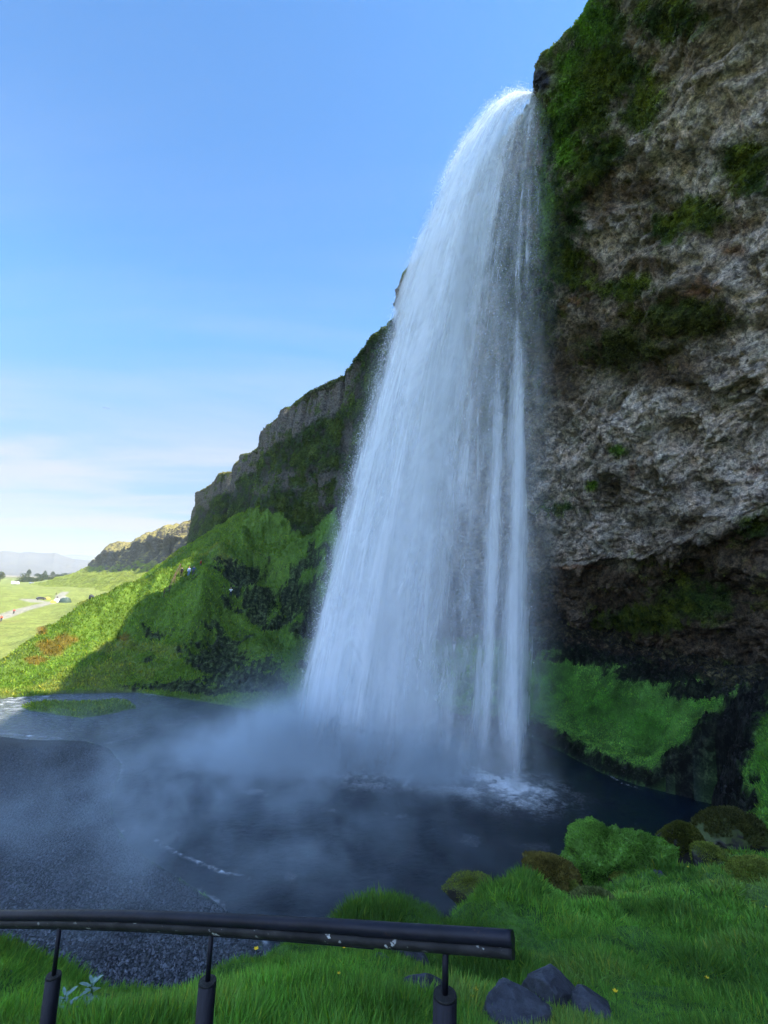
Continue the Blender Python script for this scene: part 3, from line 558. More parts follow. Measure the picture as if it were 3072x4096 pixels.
# ------------------------------------------------------------------ headland half a kilometre off
hs = [(100, 568), (105.5, 558), (108, 552), (114.5, 546), (121, 543), (128, 545), (134, 541), (140, 538), (146, 535), (151, 533), (160, 530), (170, 527.5), (181, 526), (186, 524), (189, 517.5), (191.5, 518), (193, 523), (198, 523), (215, 515), (235, 505)]
hp = []
dist = [700, 680, 665, 640, 620, 600, 585, 570, 560, 545, 520, 500, 480, 470, 462, 460, 455, 450, 430, 400]
HG = []
for (u, v), dd in zip(hs, dist):
    t_ = P(u, v, dd); nn = np.array([-.95, -.30]); nn /= np.linalg.norm(nn); zt = t_[2]; zb = 14 if zt < 40 else 24
    f = lambda k, z: (t_[0] + nn[0] * k, t_[1] + nn[1] * k, z)
    HG.append([f(-160, zt + 6), f(-60, zt + 3), f(-15, zt + 1.0), f(0, zt), f(9, zt - (zt - zb) * .14), f(16, zt - (zt - zb) * .32), f(17, zt - (zt - zb) * .62), f(19, zt - (zt - zb) * .88), f(28, zb - 4), f(48, zb - 10), f(75, 2), f(100, -4)])
def op_head(p):
    return 6.0 * billow(sc(p, (.022, .022, .016)), 3, 401) * sst(10, 26, p[:, 2]) + 1.4 * billow(p * .09, 3, 405) + .6 * billow(p * .3, 2, 409)
S = resample(np.array(HG), 520, 220); nr = grid_normals(S); nr *= np.sign(nr[260, 100] @ np.array([-1, -.3, .2])); p = S.reshape(-1, 3).astype(np.float32); q = nr.reshape(-1, 3)
V = p + q * op_head(p)[:, None]; n1 = fbm(p * .03, 3, 411); n2 = fbm(p * .12, 3, 412); N3 = grid_normals(V.reshape(S.shape)).reshape(-1, 3); N3 *= np.sign((N3 * q).sum(1, keepdims=True))
steep = sst(.62, .35, N3[:, 2] + .12 * n2); col = np.array([.14, .19, .035]) + (np.array([.22, .205, .085]) - np.array([.14, .19, .035])) * sst(24, 34, p[:, 2] + 6 * n1)[:, None]
col = col + (np.array([.10, .095, .085]) - col) * (steep * sst(14, 22, p[:, 2]))[:, None]; col = np.clip(col * (1 + .3 * n2)[:, None], .01, .6)
hm_ = raw_mesh('headland', V, grid_faces(*S.shape[:2])); cattr(hm_, 'tint', col); fattr(hm_, 'moss', 1 - steep); tag(link('hill', hm_, CLIFF_MAT), kind='structure')
# ------------------------------------------------------------------ mountains beyond the plain
def mountain(sk_, dist, col, depth, seed):
    us = np.linspace(sk_[0][0], sk_[-1][0], 260); vsn = np.interp(us, [a for a, b in sk_], [b for a, b in sk_])
    rows = []
    for u, v in zip(us, vsn):
        r = ray(u, v); r = r / np.linalg.norm(r[:2]); tp = cam0 + r * dist; dr = r[:2]
        zt = tp[2] + 4 * 0; K = [(-1.6, .0), (-1.15, .10), (-.75, .26), (-.42, .50), (-.18, .78), (-.05, .95), (0, 1.0), (.25, .9), (.8, .5), (1.5, 0)]
        rows.append([(tp[0] + dr[0] * k * depth, tp[1] + dr[1] * k * depth, 2 + (zt - 2) * f) for k, f in K])
    S = resample(np.array(rows)[::3], 300, 90); p = S.reshape(-1, 3).astype(np.float32)
    hgt = np.clip((p[:, 2] - 2) / 150, 0, 1); V = p.copy(); V[:, 2] += (26 * billow(p * .0035, 4, seed) * hgt * (1 - .6 * sst(.9, 1, hgt)) + 3 * fbm(p * .02, 2, seed + 5) * hgt) * dist / 6000
    c = np.array(col) * (1 + .25 * fbm(p * .004, 4, seed + 8))[:, None]
    me = raw_mesh('mountain', V, grid_faces(300, 90)); cattr(me, 'tint', np.clip(c, .01, .6)); fattr(me, 'moss', np.ones(len(V))); tag(link('mountain', me, MTN_MAT), kind='structure')
t = NT('mountain_side'); MTN_MAT = t.done(t.pbr(t.attr('tint', 'Color'), .95, None, .1))
K1 = lambda x, y: ((x / 3.318) / 4, (2150 + y / 3.318) / 4)
mountain([(-60, 556)] + [K1(x, y) for x, y in [(0, 190), (50, 182), (130, 178), (190, 190), (250, 203), (340, 190), (400, 190), (520, 205), (600, 213), (700, 214), (728, 207), (800, 240), (900, 268), (980, 290), (1090, 296), (1220, 298), (1360, 310), (1450, 330)]] + [(130, 571)], 6200, (.10, .095, .085), 1500, 500)
mountain([(30, 566)] + [K1(x, y) for x, y in [(700, 240), (820, 230), (950, 228), (1050, 227), (1130, 236), (1250, 246), (1400, 250), (1550, 262)]] + [(150, 566)], 9500, (.11, .11, .11), 1500, 520)
print('cliffs')
# ------------------------------------------------------------------ pool and river
B0, B1, B2, B3, B4 = [np.array(P(u, v, z=0.0)) for (u, v) in [(291, 752), (362, 768), (432, 772), (513, 788), (546, 776)]]
base_q = np.array([0, .35, .65, 1.0, 1.25]); base_p = np.stack([B0, B1, B2, B3, B4])
wa = np.radians(np.linspace(-80, 48, 900)); wr_ = np.concatenate([np.exp(np.linspace(math.log(11), math.log(100), 620, endpoint=False)), np.exp(np.linspace(math.log(100), math.log(420), 30))])
A2, R2 = np.meshgrid(wa, wr_); wx = (R2 * np.sin(A2)).ravel(); wy = (R2 * np.cos(A2)).ravel(); wp = np.stack([wx, wy, wx * 0], -1).astype(np.float32)
seg = [(base_p[i][:2], base_p[i + 1][:2]) for i in range(3)]; dl = np.full(len(wx), 1e9)
for a, b in seg:
    e = b - a; tt = np.clip(((wx - a[0]) * e[0] + (wy - a[1]) * e[1]) / (e @ e), 0, 1); dl = np.minimum(dl, np.hypot(wx - a[0] - tt * e[0], wy - a[1] - tt * e[1]))
lft = sst(14, -10, wx)
warp = 1.2 * fbm(wp * .18, 3, 601)
ring = np.sin((dl + warp * 1.3) * 2.0) * np.exp(-dl / 14) * (.3 + .7 * lft)
wz = .05 * ring + .07 * fbm(wp * .9, 3, 603) * np.exp(-dl / 20) + .035 * fbm(wp * 2.6, 2, 605) * (.3 + .7 * lft) + .10 * billow(wp * 1.1, 2, 607) * np.exp(-dl / 3)
wspd = sdist(wx, wy, pool_poly)
# foam: boiling where the water lands, thin lines on the ring waves, lapping edges
nf = fbm(wp * .8, 4, 611); nf2 = fbm(wp * 3.0, 3, 612)
foam = np.exp(-(dl / 3.0) ** 2) * (.35 + .65 * sst(-.4, .4, nf + .6 * nf2)) * 1.05
crest = sst(.78, 1.0, np.sin((dl + warp * 1.3) * .95 + 1.0)) * np.exp(-dl / 13) * sst(.10, .42, nf + .5 * nf2) * (dl > 2)
foam += crest * .60 * (.25 + .75 * lft)
lap = sst(-.35, -.05, wspd) * sst(.10, .4, fbm(wp * .35, 3, 613) + .4 * nf2) * (wx < 14); foam += lap * .45
def lineblob(pts, w, amp):
    global foam
    for (a, b) in zip(pts[:-1], pts[1:]):
        a = np.array(PZ(*a)); b = np.array(PZ(*b)); e = b - a; tt = np.clip(((wx - a[0]) * e[0] + (wy - a[1]) * e[1]) / (e @ e), 0, 1)
        dd = np.hypot(wx - a[0] - tt * e[0], wy - a[1] - tt * e[1]); foam += amp * sst(w, w * .2, dd + .25 * nf2) * sst(-.5, .2, nf2)
lineblob([(152, 838), (175, 852), (200, 862), (222, 872), (248, 878)], .20, .55)
lineblob([(440, 766), (470, 770), (500, 780), (520, 790)], .9, 1.0)
lineblob([(400, 770), (412, 776), (404, 786)], .3, .6)
lineblob([(530, 734), (548, 742), (562, 751)], .12, .9); lineblob([(605, 773), (622, 783), (640, 789)], .10, .7)
lineblob([(455, 884), (466, 881)], .16, .5); lineblob([(0, 733), (30, 736), (60, 738)], .35, .5)
riff = sst(95, 30, proj(wp)[0]) * sst(.12, .45, fbm(sc(wp, (1.0, 2.4, 1)), 4, 615) + .08) * sst(-30, -42, wx); foam += riff * .75
foam = np.clip(foam, 0, 1); wz += .05 * foam
WV = np.stack([wx, wy, wz], -1); wme = raw_mesh('pool_water', WV, grid_faces(len(wr_), len(wa))); fattr(wme, 'foam', foam); fattr(wme, 'sky_sheen', sst(-14, -32, wx + 3 * nf)); fattr(wme, 'stir', .22 + .78 * sst(14, 2, wx))
t = NT('pool_surface'); oc = t.coord(); fo = t.attr('foam')
b1 = t.noise(2.4, 6, .62, t.mapv(oc, (1, 1.7, 1)), .6); b2 = t.noise(7, 4, .6, oc)
hb = t.math('ADD', b1, t.math('MULTIPLY', b2, .25)); nb = t.bump(t.math('MULTIPLY', hb, t.attr('stir')), .8, .25)
c = t.mix(t.noise(.2, 4, .6, oc), (.003, .007, .013), (.007, .014, .024))
c = t.mix(t.attr('sky_sheen'), c, t.mix(t.ramp(b1, .4, .65), (.045, .055, .070), (.15, .17, .20))); wat = t.pbr(c, .09, nb, .5, **{'IOR': 1.33}); fm = t.pbr((.72, .76, .80), .8, nb, .2)  # sky reflection on the left stretch is put into the base colour
fn = t.ramp(t.math('ADD', t.noise(4.5, 7, .75, oc, 1.2), t.math('MULTIPLY', fo, .25)), .42, .78, .06, 1.0); mxs = t.n('ShaderNodeMixShader'); t.l(t.math('MULTIPLY', fo, fn, clamp=True), mxs.inputs[0]); t.l(wat, mxs.inputs[1]); t.l(fm, mxs.inputs[2])
tag(link('water', wme, t.done(mxs.outputs[0])), kind='structure')
# ------------------------------------------------------------------ the falls
LIPZ = 59.7
def fall_pt(q, tau, lay):
    bx = np.interp(q, base_q, base_p[:, 0]); by = np.interp(q, base_q, base_p[:, 1])
    lx = 11.7 + 1.6 * np.minimum(q, 1.05); ly = 38.6 + .5 * q
    k = tau
    x = lx + (bx - lx) * k + np.clip(q - .98, 0, 1) * 8.5 * tau ** .45 * (1 - .6 * tau) * .8; y = ly + (by - ly) * k; z = LIPZ - LIPZ * tau ** 2
    return x, y, z
def cell(q, k): return _T[(np.floor(q).astype(np.int64) * 9176 + k * 131) & 65535]
def fall_density(q, tau, seed):
    Q = np.stack([q * 7, tau * 3.0, q * 0 + seed * 3.1], -1).astype(np.float32)
    e = .026 * vn(np.stack([tau * 34, tau * 0, q * 0 + seed], -1).astype(np.float32), 3) + .034 * vn(np.stack([tau * 9, tau * 0 + 5, q * 0 + seed], -1).astype(np.float32), 3)
    ledge = sst(-.018, .050, q + 1.5 * e - .010 * seed)
    main = sst(.96, .40, q + .05 * vn(Q, 8))
    upper = .50 * sst(.95, .2, tau)
    d = .13 + .74 * main * (.62 + .38 * sst(.1, .45, tau)) + .06 * upper
    d = np.maximum(d, .20 + .0 * q) * sst(1.25, 1.0, q + 2.0 * e)
    s2 = np.exp(-((q - .86 - .012 * np.sin(tau * 9)) / .028) ** 2) * sst(.60, .82, tau) * .55
    s3 = np.exp(-((q - .985 - .01 * np.sin(tau * 7 + 1)) / (.020 + .022 * sst(.6, .95, tau))) ** 2) * (.18 + .75 * sst(.62, .80, tau))
    d = d * (1 - .35 * sst(.60, .74, q) * sst(.25, .55, tau)) + s2 + 1.15 * s3
    # falling pulses: sharp below, trailing off above
    pul = 0
    for k, (w, fr, amp) in enumerate([(.06, 6.0, .50), (.035, 9.0, .36), (.10, 4.2, .46)]):
        cc = q / w + seed * .37 + .25 * vn(Q * .8, 60 + k); ph = cell(cc, 40 + k + seed * 7); fx = cc - np.floor(cc)
        fr_ = fr * tau + ph * 5 - .55 * np.abs(fx - .5) * 2; s = fr_ - np.floor(fr_)
        pul = pul + amp * (s ** 4 * sst(1.0, .95, s)) * np.sin(np.pi * np.clip(fx, 0, 1)) * (cell(cc, 90 + k + seed) > .35)
    d = d * (.78 + .75 * fbm(Q * np.array([1.1, 3.0, 1], np.float32), 3, 70)) + pul * (.35 + .65 * d)
    dark = sst(.15, .5, vn(np.stack([q * 9 - 2.0 * tau, tau * 6.5, q * 0 + 4], -1).astype(np.float32), 12)) * sst(.5, .3, tau) * sst(.2, .4, q)
    d = d * (1 - .45 * dark)
    end = sst(1.0, .955, tau)
    lipm = sst(0, .02, tau); d = d + .65 * sst(.20, .01, tau)
    return np.clip(d * ledge * (.35 + .65 * end) * lipm, 0, 1.2)
t = NT('falling_water'); uvn = t.n('ShaderNodeAttribute', attribute_name='flow').outputs['Vector']
s1 = t.noise(1.0, 2.0, .5, t.mapv(uvn, (9, 5.5, 1)), 1.0); s2_ = t.noise(1.0, 5, .58, t.mapv(uvn, (7, 15, 1)), 1.8); s3_ = t.noise(1.0, 3, .7, t.mapv(uvn, (160, 260, 1)), .3)
de = t.attr('dens')
k = t.math('ADD', t.math('MULTIPLY', s1, .52), t.math('MULTIPLY', s2_, .66)); k = t.math('ADD', k, t.math('MULTIPLY', s3_, .10))
k = t.math('SUBTRACT', t.math('ADD', k, t.math('MULTIPLY', de, .55)), .50)
al = t.math('MULTIPLY', t.ramp(k, .10, .78), t.ramp(de, 0.02, .45)); al = t.math('MULTIPLY', al, .60)
df = t.n('ShaderNodeBsdfDiffuse'); df.inputs[0].default_value = (.90, .94, .97, 1); tl = t.n('ShaderNodeBsdfTranslucent'); tl.inputs[0].default_value = (.90, .94, .97, 1)
m1_ = t.n('ShaderNodeMixShader'); m1_.inputs[0].default_value = .45; t.l(df.outputs[0], m1_.inputs[1]); t.l(tl.outputs[0], m1_.inputs[2])
tp_ = t.n('ShaderNodeBsdfTransparent'); m2_ = t.n('ShaderNodeMixShader'); t.l(al, m2_.inputs[0]); t.l(tp_.outputs[0], m2_.inputs[1]); t.l(m1_.outputs[0], m2_.inputs[2])
FALL_MAT = t.done(m2_.outputs[0])
fall = tag(empty('waterfall', (3, 40, 0)), 'tall white waterfall plunging over the mossy cliff into the pool', 'waterfall')
for lay in range(4):
    nq, nt = 300, 800; qq, tt_ = np.meshgrid(np.linspace(-.02, 1.25, nq), np.linspace(0, 1, nt)); q = qq.ravel(); ta = tt_.ravel()
    x, y, z = fall_pt(q, ta, lay); pq = np.stack([q * 3.2 + lay * 3.7, ta * 2.2, q * 0 + lay], -1).astype(np.float32)
    fold = vn(pq, 33) * 1.1 + .35 * vn(pq * 3.1, 34); s = ta ** .8
    x = x + s * (.5 * vn(pq + 8, 35) + .12 * (lay - 1.5)) ; y = y + s * (fold + .75 * (lay - 1.5)) ; z = z + .4 * (1 - ta) * vn(np.stack([q * 14, ta * 0, q * 0 + lay], -1).astype(np.float32), 36) * sst(.2, 0, ta)
    V = np.stack([x, y, z], -1); V -= np.array([3, 40, 0])
    me = raw_mesh('water_veil', V, grid_faces(nt, nq)); fattr(me, 'dens', fall_density(q, ta, lay))
    fl = np.stack([q, ta + .0 * q, q * 0 + lay * 1.7], -1); a = me.attributes.new('flow', 'FLOAT_VECTOR', 'POINT'); a.data.foreach_set('vector', fl.astype(np.float32).ravel())
    link('water_veil', me, FALL_MAT, fall)
# water sliding over the lip
lipm = MB(); t2 = NT('sliding_water'); n_ = t2.noise(3.5, 6, .7); cc_ = t2.mix(t2.ramp(n_, .35, .65), (.50, .56, .62), (.92, .94, .96)); LIPM = t2.done(t2.pbr(cc_, .35, t2.bump(t2.noise(4, 5), .9, .3), .5))
uu, vv = np.meshgrid(np.linspace(0, 1, 40), np.linspace(0, 1, 40)); qx = 12.9 + 2.6 * uu + (1 - vv) * 2.0; 
lx_ = 11.8 + 3.0 * vv; ly_ = 38.2 + 2.4 * uu; lz_ = 59.6 - 2.2 * (1 - vv) ** 2 + .3 * sst(0, .6, vv) + .2 * np.sin(uu * 9 + vv * 5); 
Vl = np.stack([lx_, ly_, lz_], -1).reshape(-1, 3); Vl[:, 2] += .35 * billow(Vl.astype(np.float32) * 1.3, 3, 640)
link('lip_flow', raw_mesh('lip_flow', Vl - np.array([3, 40, 0]), grid_faces(40, 40)), LIPM, fall)
# thin wind-blown spray either side of the main body of water
t = NT('drifting_spray'); uvn = t.n('ShaderNodeAttribute', attribute_name='flow').outputs['Vector']; sa = t.noise(1.0, 4, .6, t.mapv(uvn, (5, 9, 1)), 1.6); sb = t.noise(1.0, 3, .7, t.mapv(uvn, (60, 150, 1)), .3)
al = t.math('MULTIPLY', t.math('MULTIPLY', t.ramp(t.math('ADD', sa, t.math('MULTIPLY', sb, .25)), .38, .80), t.attr('dens')), .62)
df = t.n('ShaderNodeBsdfDiffuse'); df.inputs[0].default_value = (.90, .94, .97, 1); tl = t.n('ShaderNodeBsdfTranslucent'); tl.inputs[0].default_value = (.90, .94, .97, 1)
m1_ = t.n('ShaderNodeMixShader'); m1_.inputs[0].default_value = .5; t.l(df.outputs[0], m1_.inputs[1]); t.l(tl.outputs[0], m1_.inputs[2]); tp_ = t.n('ShaderNodeBsdfTransparent'); m2_ = t.n('ShaderNodeMixShader'); t.l(al, m2_.inputs[0]); t.l(tp_.outputs[0], m2_.inputs[1]); t.l(m1_.outputs[0], m2_.inputs[2]); SPRAY_MAT = t.done(m2_.outputs[0])
for lay in range(3):
    nq, nt = 160, 300; qq, tt_ = np.meshgrid(np.linspace(-.16, 1.5, nq), np.linspace(0.01, 1, nt)); q = qq.ravel(); ta = tt_.ravel(); x, y, z = fall_pt(np.clip(q, -.02, 1.25), ta, lay); s_ = ta ** .7
    x = x + (np.clip(q, None, -.02) + .02) * 15 * s_ + np.clip(q - 1.25, 0, 1) * 12 * s_; y = y + (-2.2 + 2.0 * lay) * s_ + 1.2 * s_ * vn(np.stack([q * 3, ta * 2, q * 0 + lay + 9], -1).astype(np.float32), 51)
    dn = (.42 * sst(-.13, .10, q) * sst(.95, .45, q) * sst(.1, .5, ta) + .27 * sst(.45, .85, q) * sst(1.32, .98, q) * sst(.04, .3, ta)) * (.75 + .5 * sst(.6, 1.0, ta))
    V = np.stack([x, y, z], -1) - np.array([3, 40, 0]); me = raw_mesh('spray_veil', V, grid_faces(nt, nq)); fattr(me, 'dens', dn); a = me.attributes.new('flow', 'FLOAT_VECTOR', 'POINT'); a.data.foreach_set('vector', np.stack([q, ta, q * 0 + 5 + lay * 2.3], -1).astype(np.float32).ravel()); link('spray_veil', me, SPRAY_MAT, fall)
# loose drops thrown off the edge of the veil
nd = 26000; q = np.where(RNG.random(nd) < .55, RNG.normal(-.005, .022, nd), RNG.random(nd) * 1.1); ta = RNG.random(nd) ** .75 * .97 + .01
nearlip = RNG.random(nd) < .22; ta = np.where(nearlip, RNG.random(nd) * .22, ta); q = np.where(nearlip, RNG.random(nd) * 1.1 - .06, q)
x, y, z = fall_pt(q, ta, 0); x = x + RNG.normal(0, .10, nd) * (1 + 2 * ta); y = y + RNG.normal(0, 1.0, nd) * ta ** .5 + RNG.normal(0, .3, nd); z = z + RNG.normal(0, .25, nd)
pd = np.stack([x, y, z], -1) - np.array([3, 40, 0]); t3 = NT('water_drops'); DROP = t3.done(t3.pbr((.9, .93, .96), .4, None, .5))
o = scatter_cards('spray_drops', pd, np.tile([0, 0, -1.0], (nd, 1)), RNG.uniform(.03, .09, nd), np.ones((nd, 3)), DROP, width=.5, tilt=.6, parent=fall, tri=True); o['kind'] = 'stuff'
# ------------------------------------------------------------------ mist boiling up from the pool, and the air
def volume_mat(name, build):
    t = NT(name); pv = t.n('ShaderNodeVolumePrincipled'); build(t, pv); t.l(pv.outputs[0], t.out.inputs['Volume']); return t.m
def mist_density(t, pv):
    pv.inputs['Color'].default_value = (.80, .925, 1.0, 1); pv.inputs['Anisotropy'].default_value = .15
    g = t.n('ShaderNodeNewGeometry').outputs['Position']; s = t.n('ShaderNodeSeparateXYZ'); t.l(g, s.inputs[0]); x, y, z = s.outputs
    n = t.noise(.17, 3, .6, g, .6); n2 = t.noise(.55, 2.5, .6, g)
    nn = t.math('ADD', t.math('MULTIPLY', n, .7), t.math('MULTIPLY', n2, .35)); nn = t.ramp(nn, .40, .72)
    def puff(cx, cy, cz, rx, ry, rz, amp):
        a = t.math('POWER', t.math('ABSOLUTE', t.math('DIVIDE', t.math('SUBTRACT', x, cx), rx)), 2.0); b = t.math('POWER', t.math('ABSOLUTE', t.math('DIVIDE', t.math('SUBTRACT', y, cy), ry)), 2.0)
        c = t.math('POWER', t.math('ABSOLUTE', t.math('DIVIDE', t.math('SUBTRACT', z, cz), rz)), 2.0)
        return t.math('MULTIPLY', t.math('EXPONENT', t.math('MULTIPLY', t.math('ADD', t.math('ADD', a, b), c), -1.0)), amp)
    ds = None
    for pr in MIST_PUFFS:
        q_ = puff(*pr); ds = q_ if ds is None else t.math('ADD', ds, q_)
    ds = t.math('MULTIPLY', ds, t.math('ADD', .12, nn)); t.l(t.math('SUBTRACT', ds, .002, clamp=True), pv.inputs['Density'])
MIST_PUFFS = [(-4.4, 38.4, 0, 5.0, 3.0, 2.6, 3.2), (1.5, 36.4, 0, 4.8, 2.2, 2.2, 2.4), (-9.5, 37.5, 0, 4.0, 4.5, 1.7, .55), (-1, 37, 1, 7.5, 3.0, 5.0, .22), (-11, 32, 0, 7.5, 8.0, 1.5, .34), (-5, 27, 0, 9, 7, 1.3, .22), (5, 34, 0, 4.5, 2.5, 1.5, .35), (-22, 42, 0, 11, 9, 1.8, .07), (-18, 24, 1, 10, 8, 1.8, .05)]
MM = volume_mat('mist_air', mist_density)
MM.cycles.volume_step_rate = 0.9
mb = MB(); mb.box((-11, 36, 7.6), (27, 24, 7.5)); mist = tag(mb.build('mist', MM), 'white mist rising from the foot of the waterfall', 'mist', kind='stuff')
def haze_density(t, pv):
    pv.inputs['Color'].default_value = (.86, .92, 1.0, 1); pv.inputs['Density'].default_value = .00012; pv.inputs['Anisotropy'].default_value = .3
HM = volume_mat('haze_air', haze_density)
mb = MB(); mb.box((0, 0, 158), (15500, 15500, 170)); tag(mb.build('haze', HM), kind='stuff')
# ------------------------------------------------------------------ grass, moss and leaf tufts on the ground and the rock
LEAF = leaf_mat('grass_blades', .5); MOSS = leaf_mat('moss_leaves', .22)
H_ = gh.reshape(len(lr), len(aa)); GI = GV.reshape(len(lr), len(aa), 3)
def ground_at(x, y):
    """height of the finished ground sheet under given points"""
    x = np.atleast_1d(x); y = np.atleast_1d(y); a = np.arctan2(x, y); L = np.log(np.hypot(x, y))
    fi = np.interp(L, np.log(lr), np.arange(len(lr))); fj = np.interp(a, aa, np.arange(len(aa)))
    i = np.clip(fi.astype(int), 0, len(lr) - 2); j = np.clip(fj.astype(int), 0, len(aa) - 2); u = fi - i; v = fj - j
    return H_[i, j] * (1 - u) * (1 - v) + H_[i + 1, j] * u * (1 - v) + H_[i, j + 1] * (1 - u) * v + H_[i + 1, j + 1] * u * v
def pick(n, rmin, rmax, amin, amax, power=1.0, keep=None):
    L = np.exp(RNG.uniform(math.log(rmin), math.log(rmax), n)); a = np.radians(RNG.uniform(amin, amax, n)); x = L * np.sin(a); y = L * np.cos(a)
    fi = np.interp(np.log(L), np.log(lr), np.arange(len(lr))); fj = np.interp(a, aa, np.arange(len(aa))); idx = np.round(fi).astype(int).clip(0, len(lr) - 1) * len(aa) + np.round(fj).astype(int).clip(0, len(aa) - 1)
    k = keep(idx, x, y) if keep is not None else np.ones(n, bool); k &= RNG.random(n) < 1
    return x[k], y[k], idx[k]
bare = np.clip(rocky + grav, 0, 1); dry = (gsp > .05) | (gsi < -.1)
def visible(x, y, z, pad=60):
    u, v, d = proj(np.stack([x, y, z], -1)); return (u > -pad) & (u < 768 + pad) & (v > -pad) & (v < 1024 + pad * 2) & (d > 0)
def tufts(name, n, rmin, rmax, amin, amax, smin, smax, label, mat, width, tilt, thr=.45, tone=1.15, skip=None):
    x, y, idx = pick(n, rmin, rmax, amin, amax, keep=lambda i, x, y: (bare[i] < thr) & dry[i] & (gh[i] > .05) & ((skip[i] < .5) if skip is not None else True))
    z = ground_at(x, y); k = visible(x, y, z); x, y, z, idx = x[k], y[k], z[k], idx[k]
    r = np.hypot(x, y); s = np.interp(r, [rmin, rmax], [smin, smax]) * RNG.uniform(.55, 1.35, len(x)) * (1 + .7 * vn(np.stack([x * 1.6, y * 1.6, x * 0], -1).astype(np.float32), 91) * (r < 14))
    nn = slope_n[idx] * .5 + np.array([0, 0, .6]); nn /= np.linalg.norm(nn, axis=1, keepdims=True)
    cl = gcol[idx] * (tone * (.65 + .7 * RNG.random((len(x), 1)))) ; yel = RNG.random((len(x), 1)) < .12; cl = np.where(yel, cl * np.array([1.7, 1.25, .9]), cl)
    o = scatter_cards(name, np.stack([x, y, z - .01], -1), nn, s, np.clip(cl, 0, .5), mat, width=width, tilt=tilt); tag(o, label, kind='stuff'); return o
tufts('grass', 380000, 1.3, 9, -52, 52, .07, .15, 'long green grass in the foreground', LEAF, .045, 1.1, tone=1.9)
tufts('grass', 260000, 8, 34, -20, 56, .12, .22, 'grass and moss on the banks of the pool', LEAF, .14, 1.2, tone=1.7)
tufts('grass', 330000, 45, 210, -58, 6, .24, .70, 'grass on the far hillside', LEAF, .34, 1.1, skip=fld, tone=1.4)
tufts('moss', 210000, 24, 62, 0, 50, .08, .17, 'moss on the bank behind the falls', MOSS, .35, 1.3, tone=1.75)
def cliff_tufts(V, Nn, colr, moss, n, smin, smax, keep, droop=.9):
    w_ = moss * keep; cum = np.cumsum(w_); idx = np.searchsorted(cum, RNG.random(n) * cum[-1]); idx = idx.clip(0, len(V) - 1)
    k = visible(*V[idx].T); idx = idx[k]; cl = colr[idx] * (.6 + 1.0 * RNG.random((len(idx), 1))) * 1.15
    o = scatter_cards('moss', V[idx] + RNG.normal(0, .05, (len(idx), 3)), Nn[idx] * .8, RNG.uniform(smin, smax, len(idx)), np.clip(cl, 0, .5), MOSS, width=.5, tilt=1.3, droop=droop)
    tag(o, 'moss and small plants clinging to the cliff', kind='stuff')
(Va, Na, Ca, Ma), (Vb, Nb, Cb, Mb_) = cliffdata
cliff_tufts(Va, Na, Ca, sst(.2, .9, Ma), 440000, .08, .24, (Va[:, 2] > 5) * 1.0)
cliff_tufts(Vb, Nb, Cb, sst(.2, .9, Mb_), 200000, .20, .52, (Vb[:, 2] > 14) * (Vb[:, 1] < 240) * 1.0)
# broken rock lying in the bare hollows and gullies
def stones(name, x, y, z, s, rgb, label):
    n = len(x); oct_ = np.array([(1, 0, 0), (0, 1, 0), (-1, 0, 0), (0, -1, 0), (0, 0, 1), (0, 0, -.4)]); of = np.array([(0, 1, 4), (1, 2, 4), (2, 3, 4), (3, 0, 4), (1, 0, 5), (2, 1, 5), (3, 2, 5), (0, 3, 5)])
    an = RNG.random(n) * 6.28; R_ = np.zeros((n, 3, 3)); R_[:, 0, 0] = np.cos(an); R_[:, 0, 1] = -np.sin(an); R_[:, 1, 0] = np.sin(an); R_[:, 1, 1] = np.cos(an); R_[:, 2, 2] = 1
    Vp = np.einsum('nij,kj->nki', R_, oct_) * s[:, None, None] * RNG.uniform(.6, 1.3, (n, 1, 3)) * (1 + .25 * RNG.normal(size=(n, 6, 1))) + np.stack([x, y, z], -1)[:, None]
    me = raw_mesh(name, Vp.reshape(-1, 3), (of[None] + np.arange(n)[:, None, None] * 6).reshape(-1, 3), smooth=False); cattr(me, 'tint', np.repeat(rgb, 6, 0)); return tag(link(name, me, PEB), label, kind='stuff')
t = NT('pebble'); PEB = t.done(t.pbr(t.attr('tint', 'Color'), .7, None, .15))
x, y, idx = pick(420000, 17, 120, -40, 52, keep=lambda i, x, y: (rocky[i] > .5) & (gsp[i] > .3) & ((x > 0) | (RNG.random(len(x)) < .3))); x, y, idx = x[:26000], y[:26000], idx[:26000]
z = ground_at(x, y); k = visible(x, y, z); x, y, z = x[k], y[k], z[k]; r = np.hypot(x, y)
stones('scree', x, y, z, RNG.uniform(.3, 1.0, len(x)) ** 2 * (.02 + .0024 * r), np.array([.009, .009, .009]) * RNG.uniform(.3, 2.6, (len(x), 1)), 'dark broken rock in the bare hollows')
# pebbles of the gravel bar
n = 60000; r = np.exp(RNG.uniform(math.log(11), math.log(46), n)); a = np.radians(RNG.uniform(-52, -5, n)); x = r * np.sin(a); y = r * np.cos(a)
k = (sdist(x, y, gravel_poly) < -.15) | ((sdist(x, y, gravel_poly) < .5) & (RNG.random(n) < .3)); x, y = x[k], y[k]; z = ground_at(x, y); k = visible(x, y, z); x, y, z = x[k], y[k], z[k]; n = len(x)
s = RNG.uniform(.02, .065, n) * (1 + .6 * (RNG.random(n) < .06)); stones('gravel', x, y, z + .01, s, np.array([.058, .064, .078]) * RNG.uniform(.35, 1.9, (n, 1)), 'dark wet pebbles of the gravel bar')
print('turf')
